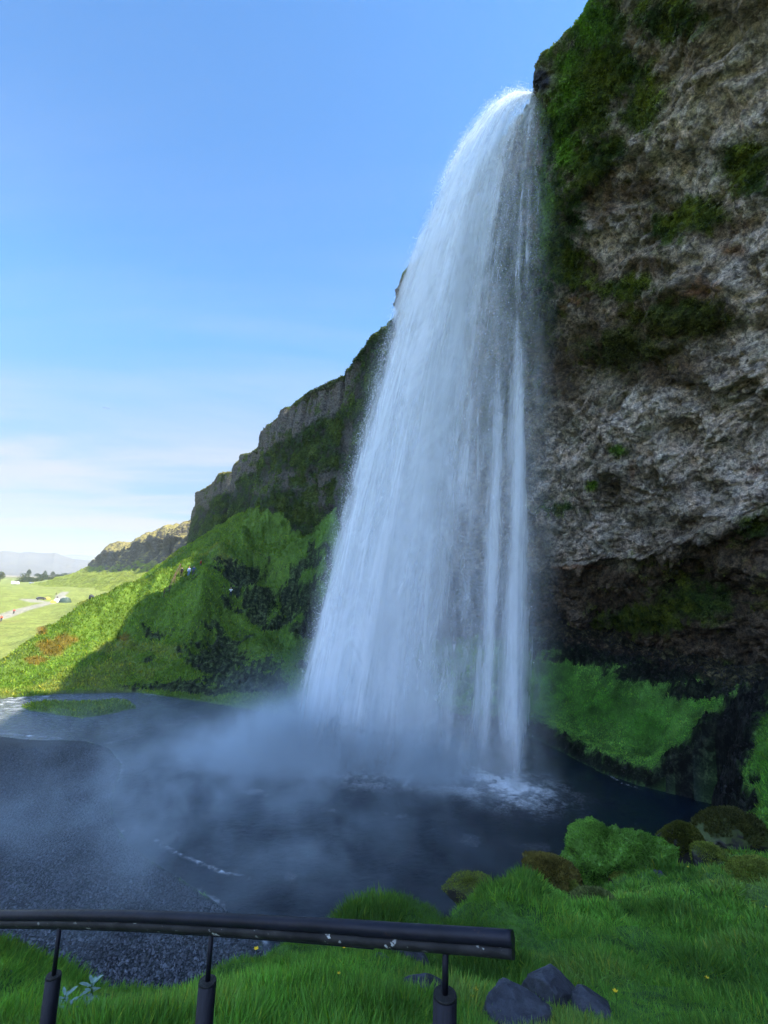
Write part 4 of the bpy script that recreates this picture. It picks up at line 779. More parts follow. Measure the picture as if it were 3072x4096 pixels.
# ------------------------------------------------------------------ handrail in front of the camera
t = NT('black_paint'); n = t.noise(14, 5, .6); n2 = t.noise(60, 4, .65); vor = t.noise(34, 3, .5)
flake = t.math('MULTIPLY', t.ramp(vor, .78, .81), t.ramp(t.noise(5, 2), .46, .60)); c = t.mix(t.ramp(n, .3, .7), (.006, .006, .011), (.013, .013, .022)); c = t.mix(flake, c, (.33, .33, .32)); c = t.mix(t.math('MULTIPLY', t.ramp(n2, .60, .72), t.ramp(n, .5, .62)), c, (.07, .04, .025))
rg = t.math('ADD', .30, t.math('MULTIPLY', n2, .25)); BLACK = t.done(t.pbr(c, rg, t.bump(t.math('ADD', n2, t.math('MULTIPLY', flake, -1.0)), .35, .004), .22))
t = NT('black_paint_worn'); n = t.noise(22, 5, .6); n2 = t.noise(90, 3, .6); sp_ = t.math('MULTIPLY', t.ramp(t.noise(60, 3, .55), .62, .66), t.ramp(t.noise(7, 2), .40, .55))
c = t.mix(t.ramp(n, .3, .7), (.009, .009, .010), (.028, .027, .027)); c = t.mix(sp_, c, (.42, .43, .40)); WORN = t.done(t.pbr(c, t.math('ADD', .34, t.math('MULTIPLY', n2, .3)), t.bump(n2, .4, .004), .15))
def rail_d(u): return 1 / np.interp(u, [-200, 0, 138, 250, 370, 512, 560], [1 / 2.78, 1 / 2.15, 1 / 1.83, 1 / 1.63, 1 / 1.41, 1 / 1.25, 1 / 1.20])
S_ = 1000 / 4000.0
top_pts = [(-120, 910), (-60, 910.5), (0, 911), (70, 910.6), (138, 911.5), (207, 914), (275, 917), (343, 920.5), (411, 925), (480, 929), (513, 931.5)]
rail = tag(empty('handrail', tuple(P(300, 930, rail_d(300)) - np.array([0, 0, 1.0]))), 'black painted metal handrail crossing the foreground on three round posts', 'handrail')
ro = np.array(rail.location)
up_ = []; lo_ = []
for u, v in top_pts:
    d = rail_d(u); r1 = .0190; r2 = .0155
    pc = P(u, v + r1 * F / d, d); up_.append(pc); lo_.append(pc + np.array([0.0, -.004, -(r1 + r2 - .006)]))
up_ = np.array(up_); lo_ = np.array(lo_)
def fine(pts, n=60):
    t_ = np.linspace(0, len(pts) - 1, n); return resample(np.stack([pts, pts + [0, 1, 0]], 1), n, 2)[:, 0]
m = MB(); m.tube(fine(up_) - ro, .0190, 28); m.build('top_rail', BLACK, rail, smooth=True)
m = MB(); m.tube(fine(lo_) - ro, .0155, 24); m.build('lower_rail', WORN, rail, smooth=True)
k = fine(lo_); m = MB(); m.tube(k[:45] + np.array([0, -.003, -.0150]) - ro, .005, 10); m.build('underside_strip', BLACK, rail, smooth=True)
for (u, v, dia) in [(56.5, 961.5, .050), (213, 969.5, .052), (442, 981, .056)]:
    d = rail_d(u) * 1.01; tp = P(u, v, d); i = np.argmin(np.abs(np.array([proj(q)[0] for q in k]) - proj(np.array([tp[0], tp[1], tp[2] + .1]))[0])); att = k[i]
    tp = np.array([att[0], att[1], tp[2]]); g_ = ground_at(tp[0], tp[1])[0] - .15
    pe = MB(); pe.tube([np.array([tp[0], tp[1], g_]) - ro, tp - ro - [0, 0, .004]], dia * .57, 28, cap=True); post = pe.build('post', BLACK, rail, smooth=True)
    m = MB(); m.tube([tp - ro - [0, 0, .004], tp - ro + [0, 0, .002]], dia * .545, 28); m.build('cap', WORN, post, smooth=True)
    m = MB(); m.tube([tp - ro, att - ro - [0, 0, .010]], .0085, 14); m.build('rod', BLACK, post, smooth=True)
# ------------------------------------------------------------------ boulders
def stone_mat(name, a, b, moss=None, mossh=.55):
    t = NT(name); oc = t.coord(); n = t.noise(2.2, 6, .65, oc); n2 = t.noise(14, 5, .65, oc); c = t.mix(t.ramp(n, .3, .7), a, b); c = t.mix(t.ramp(n2, .3, .7), t.mix(1.0, c, (.6, .6, .62), 'MULTIPLY'), t.mix(1.0, c, (1.3, 1.3, 1.3), 'MULTIPLY'))
    rough = .62
    if moss:
        g = t.n('ShaderNodeNewGeometry').outputs['Normal']; s = t.n('ShaderNodeSeparateXYZ'); t.l(g, s.inputs[0]); m = t.ramp(t.math('ADD', s.outputs[2], t.math('MULTIPLY', t.math('SUBTRACT', n, .5), 1.6)), mossh - .2, mossh + .15); c = t.mix(m, c, moss)
    return t.done(t.pbr(c, rough, t.bump(t.math('ADD', n, t.math('MULTIPLY', n2, .4)), .8, .06), .35))
WETSTONE = stone_mat('wet_basalt', (.022, .024, .032), (.075, .080, .100)); MOSSTONE = stone_mat('mossy_basalt', (.014, .013, .012), (.04, .034, .026), (.045, .062, .012), .5); BROWN = stone_mat('brown_moss_rock', (.02, .015, .008), (.07, .05, .018), (.11, .115, .02), .6); GREENM = stone_mat('green_mound', (.02, .03, .01), (.06, .12, .016), (.095, .210, .026), -.3)
BOULD = {}
def boulder(name, u, v, d, size, mat, label, cat, seed, sink=.3, rough=1.0, tufts_=None, rz=0, parts=None):
    """an angular, noisy rock resting in the ground at the given place"""
    n = 110 if size[0] * F / d > 14 else 50; th, ph = np.meshgrid(np.linspace(0, 2 * math.pi, 2 * n), np.linspace(.001, math.pi - .001, n)); q = np.stack([np.cos(th) * np.sin(ph), np.sin(th) * np.sin(ph), np.cos(ph)], -1).reshape(-1, 3).astype(np.float32)
    s = seed * 13.7; r = 1 + rough * (.34 * fbm(q * 1.1 + s, 3, seed) + .13 * billow(q * 2.1 + s, 3, seed + 5) + .05 * fbm(q * 7 + s, 3, seed + 9))
    rg_ = np.random.default_rng(seed)
    stony = mat in (WETSTONE, MOSSTONE, BROWN)
    for k_ in range(22 if stony else 5):                                   # flat broken faces
        nrm = rg_.normal(size=3); nrm /= np.linalg.norm(nrm); cut = rg_.uniform(.55, .88) if stony else rg_.uniform(.7, .95); pr = (q * r[:, None]) @ nrm; r = np.where(pr > cut, r * (cut + (pr - cut) * .22) / np.maximum(pr, 1e-6), r)
    Vb = q * r[:, None] * np.array(size); c_, s_ = math.cos(rz), math.sin(rz); Vb = np.stack([Vb[:, 0] * c_ - Vb[:, 1] * s_, Vb[:, 0] * s_ + Vb[:, 1] * c_, Vb[:, 2]], -1)
    pos = P(u, v, d); gq = ground_at(pos[0], pos[1])[0]; pos[2] = max(pos[2], gq - size[2] * .30) if d < 5 else pos[2]; me = raw_mesh(name, Vb, grid_faces(n, 2 * n)); o = link(name, me, mat); o.location = pos; tag(o, label, cat)
    if tufts_:
        cnt, sm, tone = tufts_; idx = RNG.integers(0, len(Vb), cnt * 2); nn = q[idx]; kk = nn[:, 2] + .55 * vn(q[idx] * 3 + s, 7) > (.38 if stony else -.1); idx = idx[kk][:cnt]
        cl = np.array(tone) * RNG.uniform(.55, 1.5, (len(idx), 1)); scatter = scatter_cards('moss', Vb[idx], q[idx] * .8 + [0, 0, .2], RNG.uniform(sm * .6, sm * 1.3, len(idx)), cl, MOSS, width=.35, tilt=1.2, parent=o, droop=.2); scatter['kind'] = 'stuff'
    return o
MG = (.115, .255, .040); MY = (.16, .20, .035); MB_ = (.05, .045, .014)
boulder('boulder', 556, 1020, 3.6, (.30, .28, .34), WETSTONE, 'large angular blue-grey boulder in the foreground grass, right of the last rail post', 'boulder', 3, rough=.5, rz=.4)
boulder('boulder', 520, 1030, 2.9, (.26, .22, .24), WETSTONE, 'low grey boulder at the bottom edge, in front of the angular one', 'boulder', 4, rough=.5, rz=1.1)
boulder('boulder', 592, 1032, 3.4, (.20, .20, .16), WETSTONE, 'dark boulder almost buried in grass right of the angular boulder', 'boulder', 5, rough=.5)
boulder('boulder', 378, 985, 3.4, (.10, .09, .11), WETSTONE, 'small grey stone in the grass between the second and third rail posts', 'boulder', 6, rough=.5)
boulder('boulder', 418, 1001, 3.1, (.24, .16, .11), WETSTONE, 'dark flat stone beside the foot of the third rail post', 'boulder', 7, rough=.5, rz=.3)
boulder('boulder', 395, 962, 4.3, (.42, .2, .14), WETSTONE, 'dark stone slab in the bank just under the handrail', 'boulder', 17, rough=.5, rz=.2)
boulder('boulder', 553, 884, 9.8, (.62, .6, .60), BROWN, 'brown mossy boulder on the brink, left of the green mounds', 'boulder', 8, tufts_=(13500, .057, (.13, .11, .028)))
boulder('boulder', 470, 896, 13.5, (.80, .5, .5), MOSSTONE, 'half sunken mossy rock at the edge of the pool behind the grass brink', 'boulder', 9, tufts_=(4050, .051, MY))
boulder('mossy_mound', 606, 870, 10.6, (.66, .9, .95), GREENM, 'tall bright green mossy mound at the left end of the rocky brink', 'mound', 10, rough=1.5, tufts_=(32400, .051, MG))
boulder('mossy_mound', 574, 900, 9.4, (.34, .4, .36), GREENM, 'small yellow-green mound right of the brown boulder', 'mound', 11, rough=1.3, tufts_=(10800, .039, MY))
boulder('mossy_mound', 642, 862, 11.2, (.80, .6, .62), GREENM, 'low green mound right of the tall mound', 'mound', 12, rough=1.5, tufts_=(18900, .045, MG))
boulder('mossy_mound', 622, 885, 9.8, (.28, .3, .34), BROWN, 'knobbly olive mound in front of the tall mound', 'mound', 13, rough=.9, tufts_=(9450, .034, MY))
boulder('mossy_mound', 520, 915, 8.4, (1.0, .7, .28), GREENM, 'broad grassy hump in front of the brown boulder', 'mound', 14, rough=1.1, tufts_=(24300, .051, MG))
boulder('boulder', 682, 852, 11.6, (.72, .6, .80), MOSSTONE, 'dark rock with hanging moss in the middle of the brink', 'boulder', 15, rough=1.3, tufts_=(16200, .057, (.075, .085, .016)))
boulder('boulder', 658, 880, 10.0, (.26, .2, .26), WETSTONE, 'small dark bare rock under the hanging moss', 'boulder', 16, rough=.5)
boulder('boulder', 712, 868, 11.0, (.60, .5, .60), MOSSTONE, 'dark rock right of the one with hanging moss', 'boulder', 18, rough=1.3, tufts_=(6750, .045, MY))
boulder('boulder', 728, 836, 15.5, (1.6, 1.0, .85), MOSSTONE, 'large dark olive rock behind the brink, by the black water', 'boulder', 19, rough=1.3, tufts_=(12150, .079, (.06, .065, .018)))
boulder('boulder', 742, 872, 11.0, (.75, .5, .45), BROWN, 'long brown rock on the brink towards the right edge', 'boulder', 20, rough=1.2, rz=-.4, tufts_=(10800, .051, MY))
boulder('mossy_mound', 755, 876, 9.5, (.55, .5, .26), GREENM, 'green mound at the right edge of the brink', 'mound', 21, rough=1.3, tufts_=(16200, .045, MY))
boulder('mossy_mound', 600, 915, 7.2, (.40, .40, .30), GREENM, 'round dry-topped tussock on the grass slope right of the rail end', 'mound', 22, rough=1.2, tufts_=(16200, .051, (.12, .15, .05)))
boulder('mossy_mound', 390, 934, 6.3, (.62, .4, .16), GREENM, 'dark green tussock sticking up just over the handrail', 'mound', 23, rough=1.2, tufts_=(24300, .079, (.045, .11, .014)))
# ------------------------------------------------------------------ people
def skin_body(name, joints, edges, radii, mat, parent=None, sub=1):
    me = bpy.data.meshes.new(name); me.from_pydata([tuple(j) for j in joints], edges, []); o = link(name, me, None, parent)
    m = o.modifiers.new('skin', 'SKIN'); m.use_smooth_shade = True
    for i, r in enumerate(radii): me.skin_vertices[0].data[i].radius = (r, r) if not isinstance(r, tuple) else r
    me.skin_vertices[0].data[0].use_root = True
    if sub: s = o.modifiers.new('sub', 'SUBSURF'); s.levels = sub; s.render_levels = sub
    me2 = bpy.data.meshes.new_from_object(o.evaluated_get(bpy.context.evaluated_depsgraph_get())); o.modifiers.clear(); o.data = me2; me2.materials.clear(); me2.materials.append(mat); return o
SKIN = plain('skin', (.42, .24, .17), .5, var=.1)
def person(loc, rz, label, coat, legs, hair, arms='down', group=None, cap=None, hood=False, stride=.10, h=1.75):
    k = h / 1.75; e = tag(empty('person', loc, rz), label, 'person', group)
    J = [(0, 0, .95), (0, 0, 1.18), (0, -.01, 1.40), (0, 0, 1.50), (0, -.01, 1.58), (0, -.02, 1.68), (0, -.02, 1.74),
         (.10, 0, .90), (.11, -.02 + stride * .4, .50), (.11, stride, .08), (.12, stride - .16, .03), (-.10, 0, .90), (-.11, -.02 - stride * .4, .50), (-.11, -stride, .08), (-.12, -stride - .16, .03)]
    if arms == 'down': A_ = [(.19, 0, 1.40), (.25, .02, 1.12), (.24, -.06, .88), (.24, -.09, .80), (-.19, 0, 1.40), (-.25, .02, 1.12), (-.24, -.06, .88), (-.24, -.09, .80)]
    elif arms == 'phone': A_ = [(.19, 0, 1.40), (.30, -.16, 1.24), (.10, -.36, 1.45), (.05, -.40, 1.50), (-.19, 0, 1.40), (-.30, -.16, 1.24), (-.10, -.36, 1.45), (-.05, -.40, 1.50)]
    else: A_ = [(.19, 0, 1.40), (.38, 0, 1.20), (.34, -.10, .98), (.32, -.12, .92), (-.19, 0, 1.40), (-.30, .02, 1.14), (-.22, -.18, 1.0), (-.16, -.24, .98)]
    J = [(x * k, y * k, z * k) for x, y, z in J + A_]
    E = [(0, 1), (1, 2), (2, 3), (3, 4), (4, 5), (5, 6), (0, 7), (7, 8), (8, 9), (9, 10), (0, 11), (11, 12), (12, 13), (13, 14), (2, 15), (15, 16), (16, 17), (17, 18), (2, 19), (19, 20), (20, 21), (21, 22)]
    Rr = [.13, .12, .13, .055, .075, .10, .06, .085, .06, .045, .035, .085, .06, .045, .035, .06, .045, .035, .03, .06, .045, .035, .03]
    Rr = [r * k for r in Rr]; skin_body('body', J, E, Rr, SKIN, e)
    jk = [0, 1, 2, 15, 16, 17, 19, 20, 21]; mp = {j: i for i, j in enumerate(jk)}
    skin_body('jacket', [J[j] for j in jk], [(mp[a], mp[b]) for a, b in E if a in mp and b in mp], [(Rr[j] + (.035 if j in (0, 1, 2) else .022)) * 1.0 for j in jk], coat, e)
    tr_ = [0, 7, 8, 9, 11, 12, 13]; mp = {j: i for i, j in enumerate(tr_)}
    skin_body('trousers', [J[j] for j in tr_], [(mp[a], mp[b]) for a, b in E if a in mp and b in mp], [Rr[j] + .02 for j in tr_], legs, e)
    for sx in (9, 13):
        b = MB(); b.tube([np.array(J[sx]) + [0, .05, -.06], np.array(J[sx]) + [0, -.08, -.045], np.array(J[sx + 1]) + [0, -.03, -.0]], [.045, .05, .032], 10); b.build('shoe', plain('dark_shoe', (.03, .03, .03)), e, smooth=True)
    hr = MB(); hr.tube([np.array(J[4]) + [0, .05, .0], np.array(J[5]) + [0, .035, .0], np.array(J[6]) + [0, .01, .03]], [.06, .112, .05], 12); hr.build('hood' if hood else 'hair', coat if hood else hair, e, smooth=True)
    return e
def feet(u, v, d=None):
    """the point of the ground under a pixel, searched along the line of sight"""
    r = ray(u, v); ds = np.exp(np.linspace(math.log(30), math.log(1500), 3000)); Q = cam0 + r * ds[:, None]; hz = ground_at(Q[:, 0], Q[:, 1]); below = Q[:, 2] < hz
    i = np.argmax(below) if below.any() else (np.abs(ds - (d or 100))).argmin()
    if d is not None: i = np.argmin(np.abs(ds - d)); 
    q = Q[i]; return (q[0], q[1], ground_at(q[0], q[1])[0])
cloth = lambda n, c: plain(n, c, .75, var=.15)
PG = 'people on the path beside the falls'
def stand(u, v, d): q = P(u, v, d); z = ground_at(q[0], q[1])[0]; return (q[0], q[1], z)
PD = 87.0
person(stand(182, 571, PD), -.5, 'person in a black hooded coat, leftmost of those on the path by the fence', cloth('black_coat', (.02, .02, .02)), cloth('black_trousers', (.02, .02, .022)), cloth('dark_hair', (.03, .02, .015)), 'wide', PG, hood=True)
person(stand(189, 571.5, PD), .2, 'person in a pale blue jacket and jeans on the path', cloth('pale_blue_jacket', (.35, .47, .62)), cloth('jeans', (.10, .18, .34)), cloth('dark_hair', (.03, .02, .015)), 'down', PG)
person(stand(193.5, 572, PD - .5), .5, 'person in a navy jacket right of the pale blue one', cloth('navy_jacket', (.03, .07, .16)), cloth('dark_trousers', (.03, .04, .07)), cloth('dark_hair', (.03, .02, .015)), 'wide', PG)
person(stand(200, 572, PD + 1), 1.6, 'person in a red jacket half hidden by the bank, right of the group of three', cloth('red_jacket', (.40, .04, .03)), cloth('dark_trousers', (.03, .04, .07)), cloth('dark_hair', (.03, .02, .015)), 'down', PG)
person(stand(232, 578.5, 84), .1, 'person in a white top taking a picture alone in the dark hollow', cloth('white_top', (.78, .78, .78)), cloth('dark_trousers', (.03, .04, .07)), cloth('dark_hair', (.03, .02, .015)), 'phone', PG)
person(stand(454, 647, 63), .3, 'person in pale trousers walking behind the falling water', cloth('grey_coat', (.06, .07, .09)), cloth('pale_trousers', (.62, .64, .68)), cloth('dark_hair', (.03, .02, .015)), 'down', PG, stride=.28)
person(stand(484, 645, 62), 1.2, 'person in a dark coat behind the falls, further right', cloth('dark_blue_coat', (.05, .06, .10)), cloth('grey_trousers', (.40, .42, .45)), cloth('dark_hair', (.03, .02, .015)), 'down', PG, stride=.2)
# wooden steps rail on the ledge
WOOD = plain('weathered_wood', (.085, .06, .042), .85, scale=12)
f = tag(empty('wooden_fence', stand(170, 574, PD + 1)), 'brown wooden railing climbing the sunlit slope to the path', 'fence'); fo_ = np.array(f.location)
fp = [(164.5, 589, 80.), (170, 584.5, 83), (175, 580, 85.5), (179.8, 573, PD + .5)]; fpp = [np.array(stand(*a)) - fo_ for a in fp]
tops = [p_ + [0, 0, h_] for p_, h_ in zip(fpp, (1.3, 1.5, 1.9, 1.9))]
m = MB(); m.tube(tops, .065, 8); m.build('top_rail', WOOD, f); m = MB(); m.tube([q - [0, 0, .6] for q in tops], .05, 8); m.build('middle_rail', WOOD, f)
for p_, q in zip(fpp, tops): m = MB(); m.tube([p_ - [0, 0, .3], q + [0, 0, .15]], .075, 8); m.build('post', WOOD, f)
# ------------------------------------------------------------------ things on the plain
def put(u, v, z=None):
    zz_ = z if z is not None else -1.0
    for _ in range(6): q = P(u, v, z=zz_); zz_ = ground_at(q[0], q[1])[0]
    return (q[0], q[1], zz_)
GL = plain('dark_glass', (.03, .04, .05), .1); TY = plain('tyre', (.02, .02, .02), .8); RIM = plain('wheel_rim', (.4, .4, .42), .4, metal=.8); LAMP_ = plain('lamp_glass', (.7, .7, .65), .2)
def vehicle(name, loc, rz, L, Hh, Wd, prof, paint_, label, cat, wr=.33, sc_=1.0):
    e = tag(empty(name, loc, rz), label, cat); e.scale = (sc_,) * 3; m = MB(); m.prism([(x * L, z * Hh) for x, z in prof], -Wd / 2, Wd / 2); m.build('body', paint_, e, bevel=.06)
    xs = [p[0] for p in prof]; zt = max(p[1] for p in prof) * Hh
    for s in (-1, 1):
        w_ = MB(); x0, x1 = (-.30 * L, .16 * L); w_.box(((x0 + x1) / 2, s * (Wd / 2 + .006), zt * .80), ((x1 - x0) / 2, .012, zt * .10)); w_.build('side_window', GL, e)
        for fx in (-.31, .31):
            a = MB(); a.tube([(fx * L, s * (Wd / 2 - .18), wr), (fx * L, s * (Wd / 2 + .01), wr)], wr, 18); wh = a.build('wheel', TY, e, smooth=True); b = MB(); b.tube([(fx * L, s * (Wd / 2 + .0), wr), (fx * L, s * (Wd / 2 + .02), wr)], wr * .6, 14); b.build('rim', RIM, wh, smooth=True)
        hl = MB(); hl.box((.492 * L, s * Wd * .36, Hh * .42), (.03, .12, .07)); hl.build('headlight', LAMP_, e)
    return e
CARP = [(-.5, .22), (.5, .22), (.5, .50), (.44, .58), (.27, .63), (.13, .97), (-.30, 1.0), (-.46, .66), (-.5, .6)]
VANP = [(-.5, .14), (.5, .14), (.5, .42), (.42, .52), (.36, .80), (.28, .98), (-.5, 1.0)]
vehicle('parked_car', put(32, 583.8), 1.2, 4.5, 1.6, 1.8, CARP, plain('silver_blue_paint', (.30, .33, .40), .3), 'silver-blue car parked on the green field', 'car', sc_=1.5)
vehicle('camper_van', put(16, 579.3), 1.5, 6.6, 2.9, 2.3, VANP, plain('white_paint', (.8, .8, .8), .35), 'white van by the dark hedge at the far left', 'van', sc_=1.5)
vehicle('camper_van', put(86, 581.2), 1.35, 7.2, 2.8, 2.3, VANP, plain('white_paint', (.8, .8, .8), .35), 'long white camper at the foot of the distant hill', 'van', sc_=1.6)
vehicle('parked_car', put(41, 599.8), .9, 4.3, 1.6, 1.8, CARP, plain('dark_paint', (.05, .05, .06), .3), 'dark car beside the track, near the yellow tent', 'car')
# red roofed house beyond the field
h0 = put(56, 582.4); e = tag(empty('red_house', h0, .9), 'low house with a red roof behind the field', 'house'); m = MB(); m.box((0, 0, 1.3), (5.0, 3, 1.5)); m.build('wall', plain('dark_wall', (.22, .09, .07)), e)
m = MB(); m.add([(-5.3, -3.3, 2.8), (5.3, -3.3, 2.8), (5.3, 3.3, 2.8), (-5.3, 3.3, 2.8), (-5.3, 0, 4.6), (5.3, 0, 4.6)], [(0, 1, 5, 4), (2, 3, 4, 5), (0, 4, 3), (1, 2, 5), (0, 3, 2, 1)]); m.build('roof', plain('red_roof', (.50, .09, .05), .6), e)
m = MB(); m.box((1.5, -3.03, 1.2), (.45, .04, 1.1)); m.build('door', plain('white_door', (.6, .6, .6)), e)
for x in (-3, -.8, 3.4): m = MB(); m.box((x, -3.03, 1.6), (.5, .03, .45)); m.build('window', GL, e)
def tent(u, v, s, colr, label, nm, rz=.3):
    e = tag(empty('tent', put(u, v), rz), label, 'tent', 'tents pitched by the track'); mat = plain(nm, colr, .7, var=.1); n = 14; th, ph = np.meshgrid(np.linspace(0, 2 * math.pi, n * 2), np.linspace(0, math.pi / 2, n)); sq = lambda a: np.sign(a) * np.abs(a) ** .8
    V = np.stack([sq(np.cos(th)) * np.cos(ph) * 1.3 * s, sq(np.sin(th)) * np.cos(ph) * 1.1 * s, np.sin(ph) ** .9 * 1.3 * s], -1).reshape(-1, 3); link('canopy', raw_mesh('canopy', V, grid_faces(n, n * 2)), mat, e)
    for k_ in (0, 1): m = MB(); m.tube([(math.cos(a_) * (1.32 * s) * (1 if k_ else -1) * .72, math.cos(a_) * 1.12 * s * .72, math.sin(a_) ** .9 * 1.33 * s) for a_ in np.linspace(0.01, math.pi - .01, 15)], .025 * s, 6); m.build('pole', RIM, e)
    m = MB(); m.add([(1.22 * s, -.4 * s, .02), (1.22 * s, .4 * s, .02), (.95 * s, 0, .98 * s), (1.32 * s, -.4 * s, .02), (1.32 * s, .4 * s, .02), (1.05 * s, 0, .98 * s)], [(0, 1, 2), (5, 4, 3), (0, 3, 4, 1), (1, 4, 5, 2), (2, 5, 3, 0)]); m.build('door', plain(nm + '_flap', tuple(x * .6 for x in colr)), e); return e
tent(53.3, 602.8, .95, (.55, .40, .07), 'yellow tent left of the two white ones by the track', 'yellow_fabric')
tent(56.8, 602.2, 1.25, (.75, .75, .75), 'left one of the two white tents by the track', 'white_fabric'); tent(60.4, 602.2, 1.25, (.75, .77, .75), 'right one of the two white tents by the track', 'white_fabric', .9)
tent(47.5, 599.2, 1.0, (.45, .32, .08), 'yellow-brown tent right of the dark car', 'ochre_fabric', 1.0); tent(65, 602.5, 2.0, (.05, .08, .07), 'big dark green tent right of the white tents', 'dark_green_fabric', .2)
dk = cloth('dark_hair', (.03, .02, .015))
person(put(57, 599.0), .3, 'person in dark clothes standing on the track behind the tents', cloth('dark_coat', (.05, .05, .07)), cloth('black_trousers', (.02, .02, .022)), dk, 'down')
person(put(56, 595.2), .8, 'most distant person in grey on the track', cloth('grey_coat', (.06, .07, .09)), cloth('dark_trousers', (.03, .04, .07)), dk, 'down')
person(put(13.5, 614.2), .8, 'person in a red coat with a dark rucksack beside the track', cloth('red_jacket', (.40, .04, .03)), cloth('black_trousers', (.02, .02, .022)), dk, 'wide')
person(put(.8, 621.8), 1.0, 'person in an orange-red coat at the left edge, on the track', cloth('orange_coat', (.75, .10, .04)), cloth('dark_trousers', (.03, .04, .07)), dk, 'down', h=1.8)
boulder('boulder', 91.5, 597.2, 120, (.9, .8, .8), WETSTONE, 'dark rock on the slope edge above the plain', 'boulder', 31)
# trees of the far shelter belt
BARK = plain('bark', (.06, .045, .03), .9)
def tree(u, v, hgt, wid, label, tone=(.05, .075, .025), group='trees at the far side of the plain'):
    loc = put(u, v); e = tag(empty('tree', loc), label, 'tree', group); m = MB(); m.tube([(0, 0, -.5), (.1, 0, hgt * .35), (-.1, .1, hgt * .8)], [hgt * .03, hgt * .022, hgt * .008], 8)
    for k_ in range(7):
        a_ = k_ * 2.4; z0 = hgt * (.25 + .07 * k_); m.tube([(0, 0, z0), (math.cos(a_) * wid * .35, math.sin(a_) * wid * .35, z0 + hgt * .16)], [hgt * .011, hgt * .004], 5)
    m.build('trunk', BARK, e, smooth=True); n = 2600; q = RNG.normal(size=(n, 3)); q /= np.linalg.norm(q, axis=1, keepdims=True); q *= RNG.random((n, 1)) ** .4; q[:, 0] *= wid * .5; q[:, 1] *= wid * .5; q[:, 2] *= hgt * .40; cut = vn((q * .55).astype(np.float32) + u, 5) > -.25; q = q[cut]; q[:, 2] += hgt * .60
    q[:, :2] *= (1.15 - .55 * (q[:, 2:3] / hgt)); scatter_cards('crown', q, q / (np.linalg.norm(q, axis=1, keepdims=True) + .1), RNG.uniform(.5, 1.1, len(q)), np.array(tone) * RNG.uniform(.5, 1.5, (len(q), 1)), LEAF, width=.6, parent=e)
tree(44.5, 577.5, 22, 14, 'tallest tree standing out of the dark hedge'); tree(52.3, 577.8, 17, 13, 'second tree of the hedge, right of the tallest'); tree(28.3, 577.5, 19, 12, 'thin tree near the left end of the hedge')
tree(0.5, 578, 17, 15, 'bushy tree at the left edge of the picture', (.09, .11, .03)); tree(66, 578, 12, 20, 'low broad tree in the middle of the hedge'); tree(37, 578, 11, 18, 'low round tree between the thin and the tallest one')
# the belt itself: one mass of bushes
us = RNG.uniform(22, 100, 26000); vs_ = np.interp(us, [22, 60, 100], [578.2, 578.4, 580]); q = np.array([P(u, v, z=3.0) for u, v in zip(us[:60], vs_[:60])]); 
lineA = np.array(put(20, 578.6)); lineB = np.array(put(100, 579.6)); tt = RNG.random(26000); bp_ = lineA + (lineB - lineA) * tt[:, None]; prf = 4.0 + 3.2 * vn(np.stack([tt * 34, tt * 0, tt * 0], -1).astype(np.float32), 3) + 1.6 * vn(np.stack([tt * 110, tt * 0, tt * 0], -1).astype(np.float32), 5)
bp_[:, 0] += RNG.normal(0, 4, 26000); bp_[:, 1] += RNG.normal(0, 4, 26000); bp_[:, 2] = ground_at(bp_[:, 0], bp_[:, 1]) + RNG.random(26000) * np.maximum(prf * 1.9, 2.0)
tag(scatter_cards('hedge', bp_, np.tile([0, 0, 1.0], (26000, 1)), RNG.uniform(.8, 1.8, 26000), np.array([.040, .060, .022]) * RNG.uniform(.5, 1.5, (26000, 1)), LEAF, width=.7, tilt=1.5), 'dark belt of bushes across the plain', kind='stuff')
# ------------------------------------------------------------------ birds, flowers, the silvery plant
FEATH = plain('grey_feathers', (.30, .31, .33), .7)
for i, (u, v, a_) in enumerate([(104.3, 407.9, .5), (108.6, 408.6, .2)]):
    e = tag(empty('bird', tuple(P(u, v, 95)), .6 + a_), ['left one of two gulls flying high against the blue sky', 'right one of two gulls flying high against the blue sky'][i], 'bird', 'gulls in the sky')
    m = MB(); m.tube([(0, .24, 0), (0, .18, .005), (0, .05, .01), (0, -.10, .0), (0, -.20, -.005), (0, -.27, 0)], [.008, .032, .048, .04, .02, .03], 10); m.build('body', FEATH, e, smooth=True)
    for s in (-1, 1):
        prof = [(0, .06, .02), (s * .25, .10, .12), (s * .55, .0, .06), (s * .28, -.04, .11), (0, -.08, .02)]; V = [(x, y, z) for x, y, z in prof] + [(x, y, z - .012) for x, y, z in prof]
        m = MB(); m.add(V, [(0, 1, 3, 4), (1, 2, 3), (9, 8, 6, 5), (8, 7, 6), (0, 5, 6, 1), (1, 6, 7, 2), (2, 7, 8, 3), (3, 8, 9, 4), (4, 9, 5, 0)]); m.build('wing', FEATH, e)
PETAL = plain('yellow_petal', (.85, .58, .02), .5, var=.08); STEM = plain('stem_green', (.05, .13, .02), .7)
FL = [(302, 956, 4.3, 'just under the handrail left of the third post'), (342, 997, 3.2, 'between the second and third posts'), (337, 1016, 2.9, 'near the bottom edge left of the third post'), (472, 1009, 3.1, 'right of the third rail post'), (515, 1019, 2.9, 'in front of the low grey boulder'), (707, 978, 4.9, 'highest of the slope towards the right edge'), (766, 907, 8.0, 'at the right edge of the slope'), (688, 867, 9.8, 'by the rocks of the brink'), (616, 1013, 3.6, 'on the slope right of the boulders'), (256, 952, 3.8, 'left of the grass gap behind the rail'), (476, 1001, 3.3, 'small, beside the one by the third post')]
def grow(u, v, d):
    q = P(u, v, d); return q
